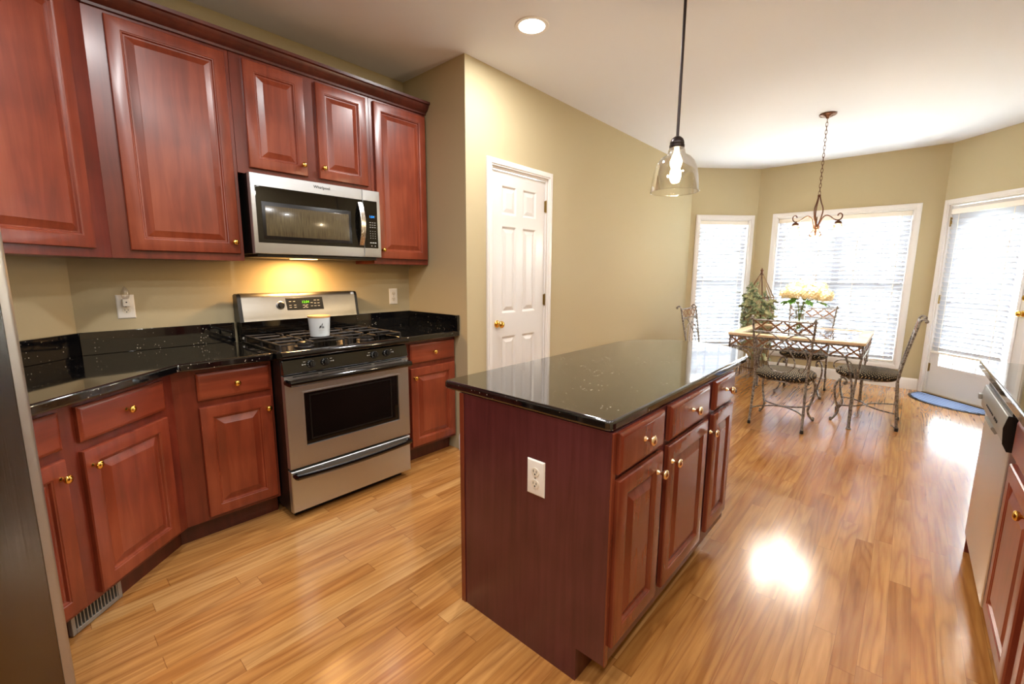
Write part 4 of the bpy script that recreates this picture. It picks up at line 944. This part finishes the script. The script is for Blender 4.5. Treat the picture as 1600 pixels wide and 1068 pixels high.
# ivy stand
iv = (6.56, 1.47, 0)
t = thing('plant_stand', 'tall twig-cage plant stand with pointed top in the bay corner', 'plant stand', iv)
def rad(z): return .165 if z < 1.05 else .165*(1-(z-1.05)/.33)
m = MB()
for k in range(4):
    a = k*PI/2+.4; m.tube([(rad(z)*math.cos(a), rad(z)*math.sin(a), z) for z in (.0, .3, .6, .9, 1.05, 1.15, 1.25, 1.33, 1.37)], .007, 6)
m.build('post_frame', 'bronze', t)
m = MB()
for z in (.12, .5, .86, 1.05): m.tube([(.166*math.cos(2*PI*i/32), .166*math.sin(2*PI*i/32), z) for i in range(32)], .006, 6, closed=True)
m.build('hoops', 'bronze', t)
MB().ball((0, 0, 1.40), .02).lathe([(.012, 1.355), (.02, 1.37), (.012, 1.385)], n=12).lathe([(.012, 1.41), (.003, 1.435)], n=10).build('finial', 'bronze', t)
random.seed(11); m = MB()
for i in range(70):
    a = 2*PI*i/70+random.uniform(-.03, .03); r = .155+random.uniform(-.012, .01); z0, z1 = random.uniform(.03, .12), random.uniform(.8, .95); b_ = random.uniform(-.05, .05)
    m.tube([(r*math.cos(a), r*math.sin(a), z0), (r*math.cos(a+b_), r*math.sin(a+b_), (z0+z1)/2), (r*math.cos(a-b_), r*math.sin(a-b_), z1)], random.uniform(.0035, .007), 5)
for i in range(16):
    a = 2*PI*i/16+random.uniform(-.08, .08); m.tube([(rad(z)*.97*math.cos(a), rad(z)*.97*math.sin(a), z) for z in (.9, 1.05, 1.2, 1.34)], .004, 5)
m.build('twig_cage', 'twig', t)
t = thing('trailing_ivy', 'grey-green variegated ivy trailing over the twig plant stand', 'plant', (iv[0], iv[1], .75))
random.seed(5); m = MB(); vn = MB()
def leaf(m, p, d, up_, s):
    d = d.normalized(); sd = d.cross(up_).normalized(); nn_ = sd.cross(d)
    pts = [(0, 0), (.35, .42), (.55, .25), (.75, .35), (1, 0), (.75, -.35), (.55, -.25), (.35, -.42)]
    vs = [p+d*x*s+sd*y*s+nn_*(-.18*abs(y)*s-.2*x*x*s) for x, y in pts]
    m.add(vs+[p+d*.5*s], [(8, i, (i+1) % 8) for i in range(8)])
for i in range(520):
    z = random.gauss(.17, .16) if i < 390 else random.uniform(-.5, .1); z = min(.47, max(-.5, z)); a = random.gauss(2.9, 1.1) if z < .28 else random.gauss(2.4, .6); rr = (.16 if z < .3 else .16*(1-(z-.3)/.42))*random.uniform(.85, 1.08)+.008
    p = Vector((rr*math.cos(a), rr*math.sin(a), z)); d = Vector((math.cos(a)*.5+random.uniform(-.9, .9), math.sin(a)*.5+random.uniform(-.9, .9), random.uniform(-.8, .7)))
    leaf(m, p, d, Vector((random.uniform(-.8, .8)+math.cos(a), random.uniform(-.8, .8)+math.sin(a), .6)), random.uniform(.035, .075))
for a, z in ((2.0, .33), (2.4, .1), (-1.9, .3), (-1.5, .12), (-1.7, -.02)):
    p = Vector((.17*math.cos(a), .17*math.sin(a), z)); q_ = [p, p+Vector((math.cos(a)*.06, math.sin(a)*.06, .03)), p+Vector((math.cos(a)*.13, math.sin(a)*.13, .015))]; vn.tube(q_, .0025, 5)
    for w in q_[1:]: leaf(m, w, Vector((math.cos(a), math.sin(a), .3)), Vector((0, 0, 1)), .06)
m.build('foliage', 'ivy', t, smooth=False)
for k in range(7):
    a = k*.9; vn.tube([(.172*math.cos(a+z*3), .172*math.sin(a+z*3), z) for z in (-.12, 0, .1, .2, .3)], .003, 5)
vn.build('vines', 'twig', t)

# door mat
mo_ = Vector((*w3_loc[:2], 0))+Matrix.Rotation(w3_rz, 3, 'Z')@Vector((.55, -.045, 0))
t = thing('door_mat', 'half-round blue-grey striped mat in front of the patio door', 'mat', (mo_.x, mo_.y, 0), w3_rz)
def half(a, b, k=28): return [(-a, 0)]+[(-a*math.cos(PI*i/k), -b*math.sin(PI*i/k)) for i in range(1, k)]+[(a, 0)]
MB().prism(half(.47, .37), 0.0, .006).build('border', 'black', t)
MB().prism([(x, y-.018) for x, y in half(.435, .325)], .006, .011).build('pile', 'mat', t)
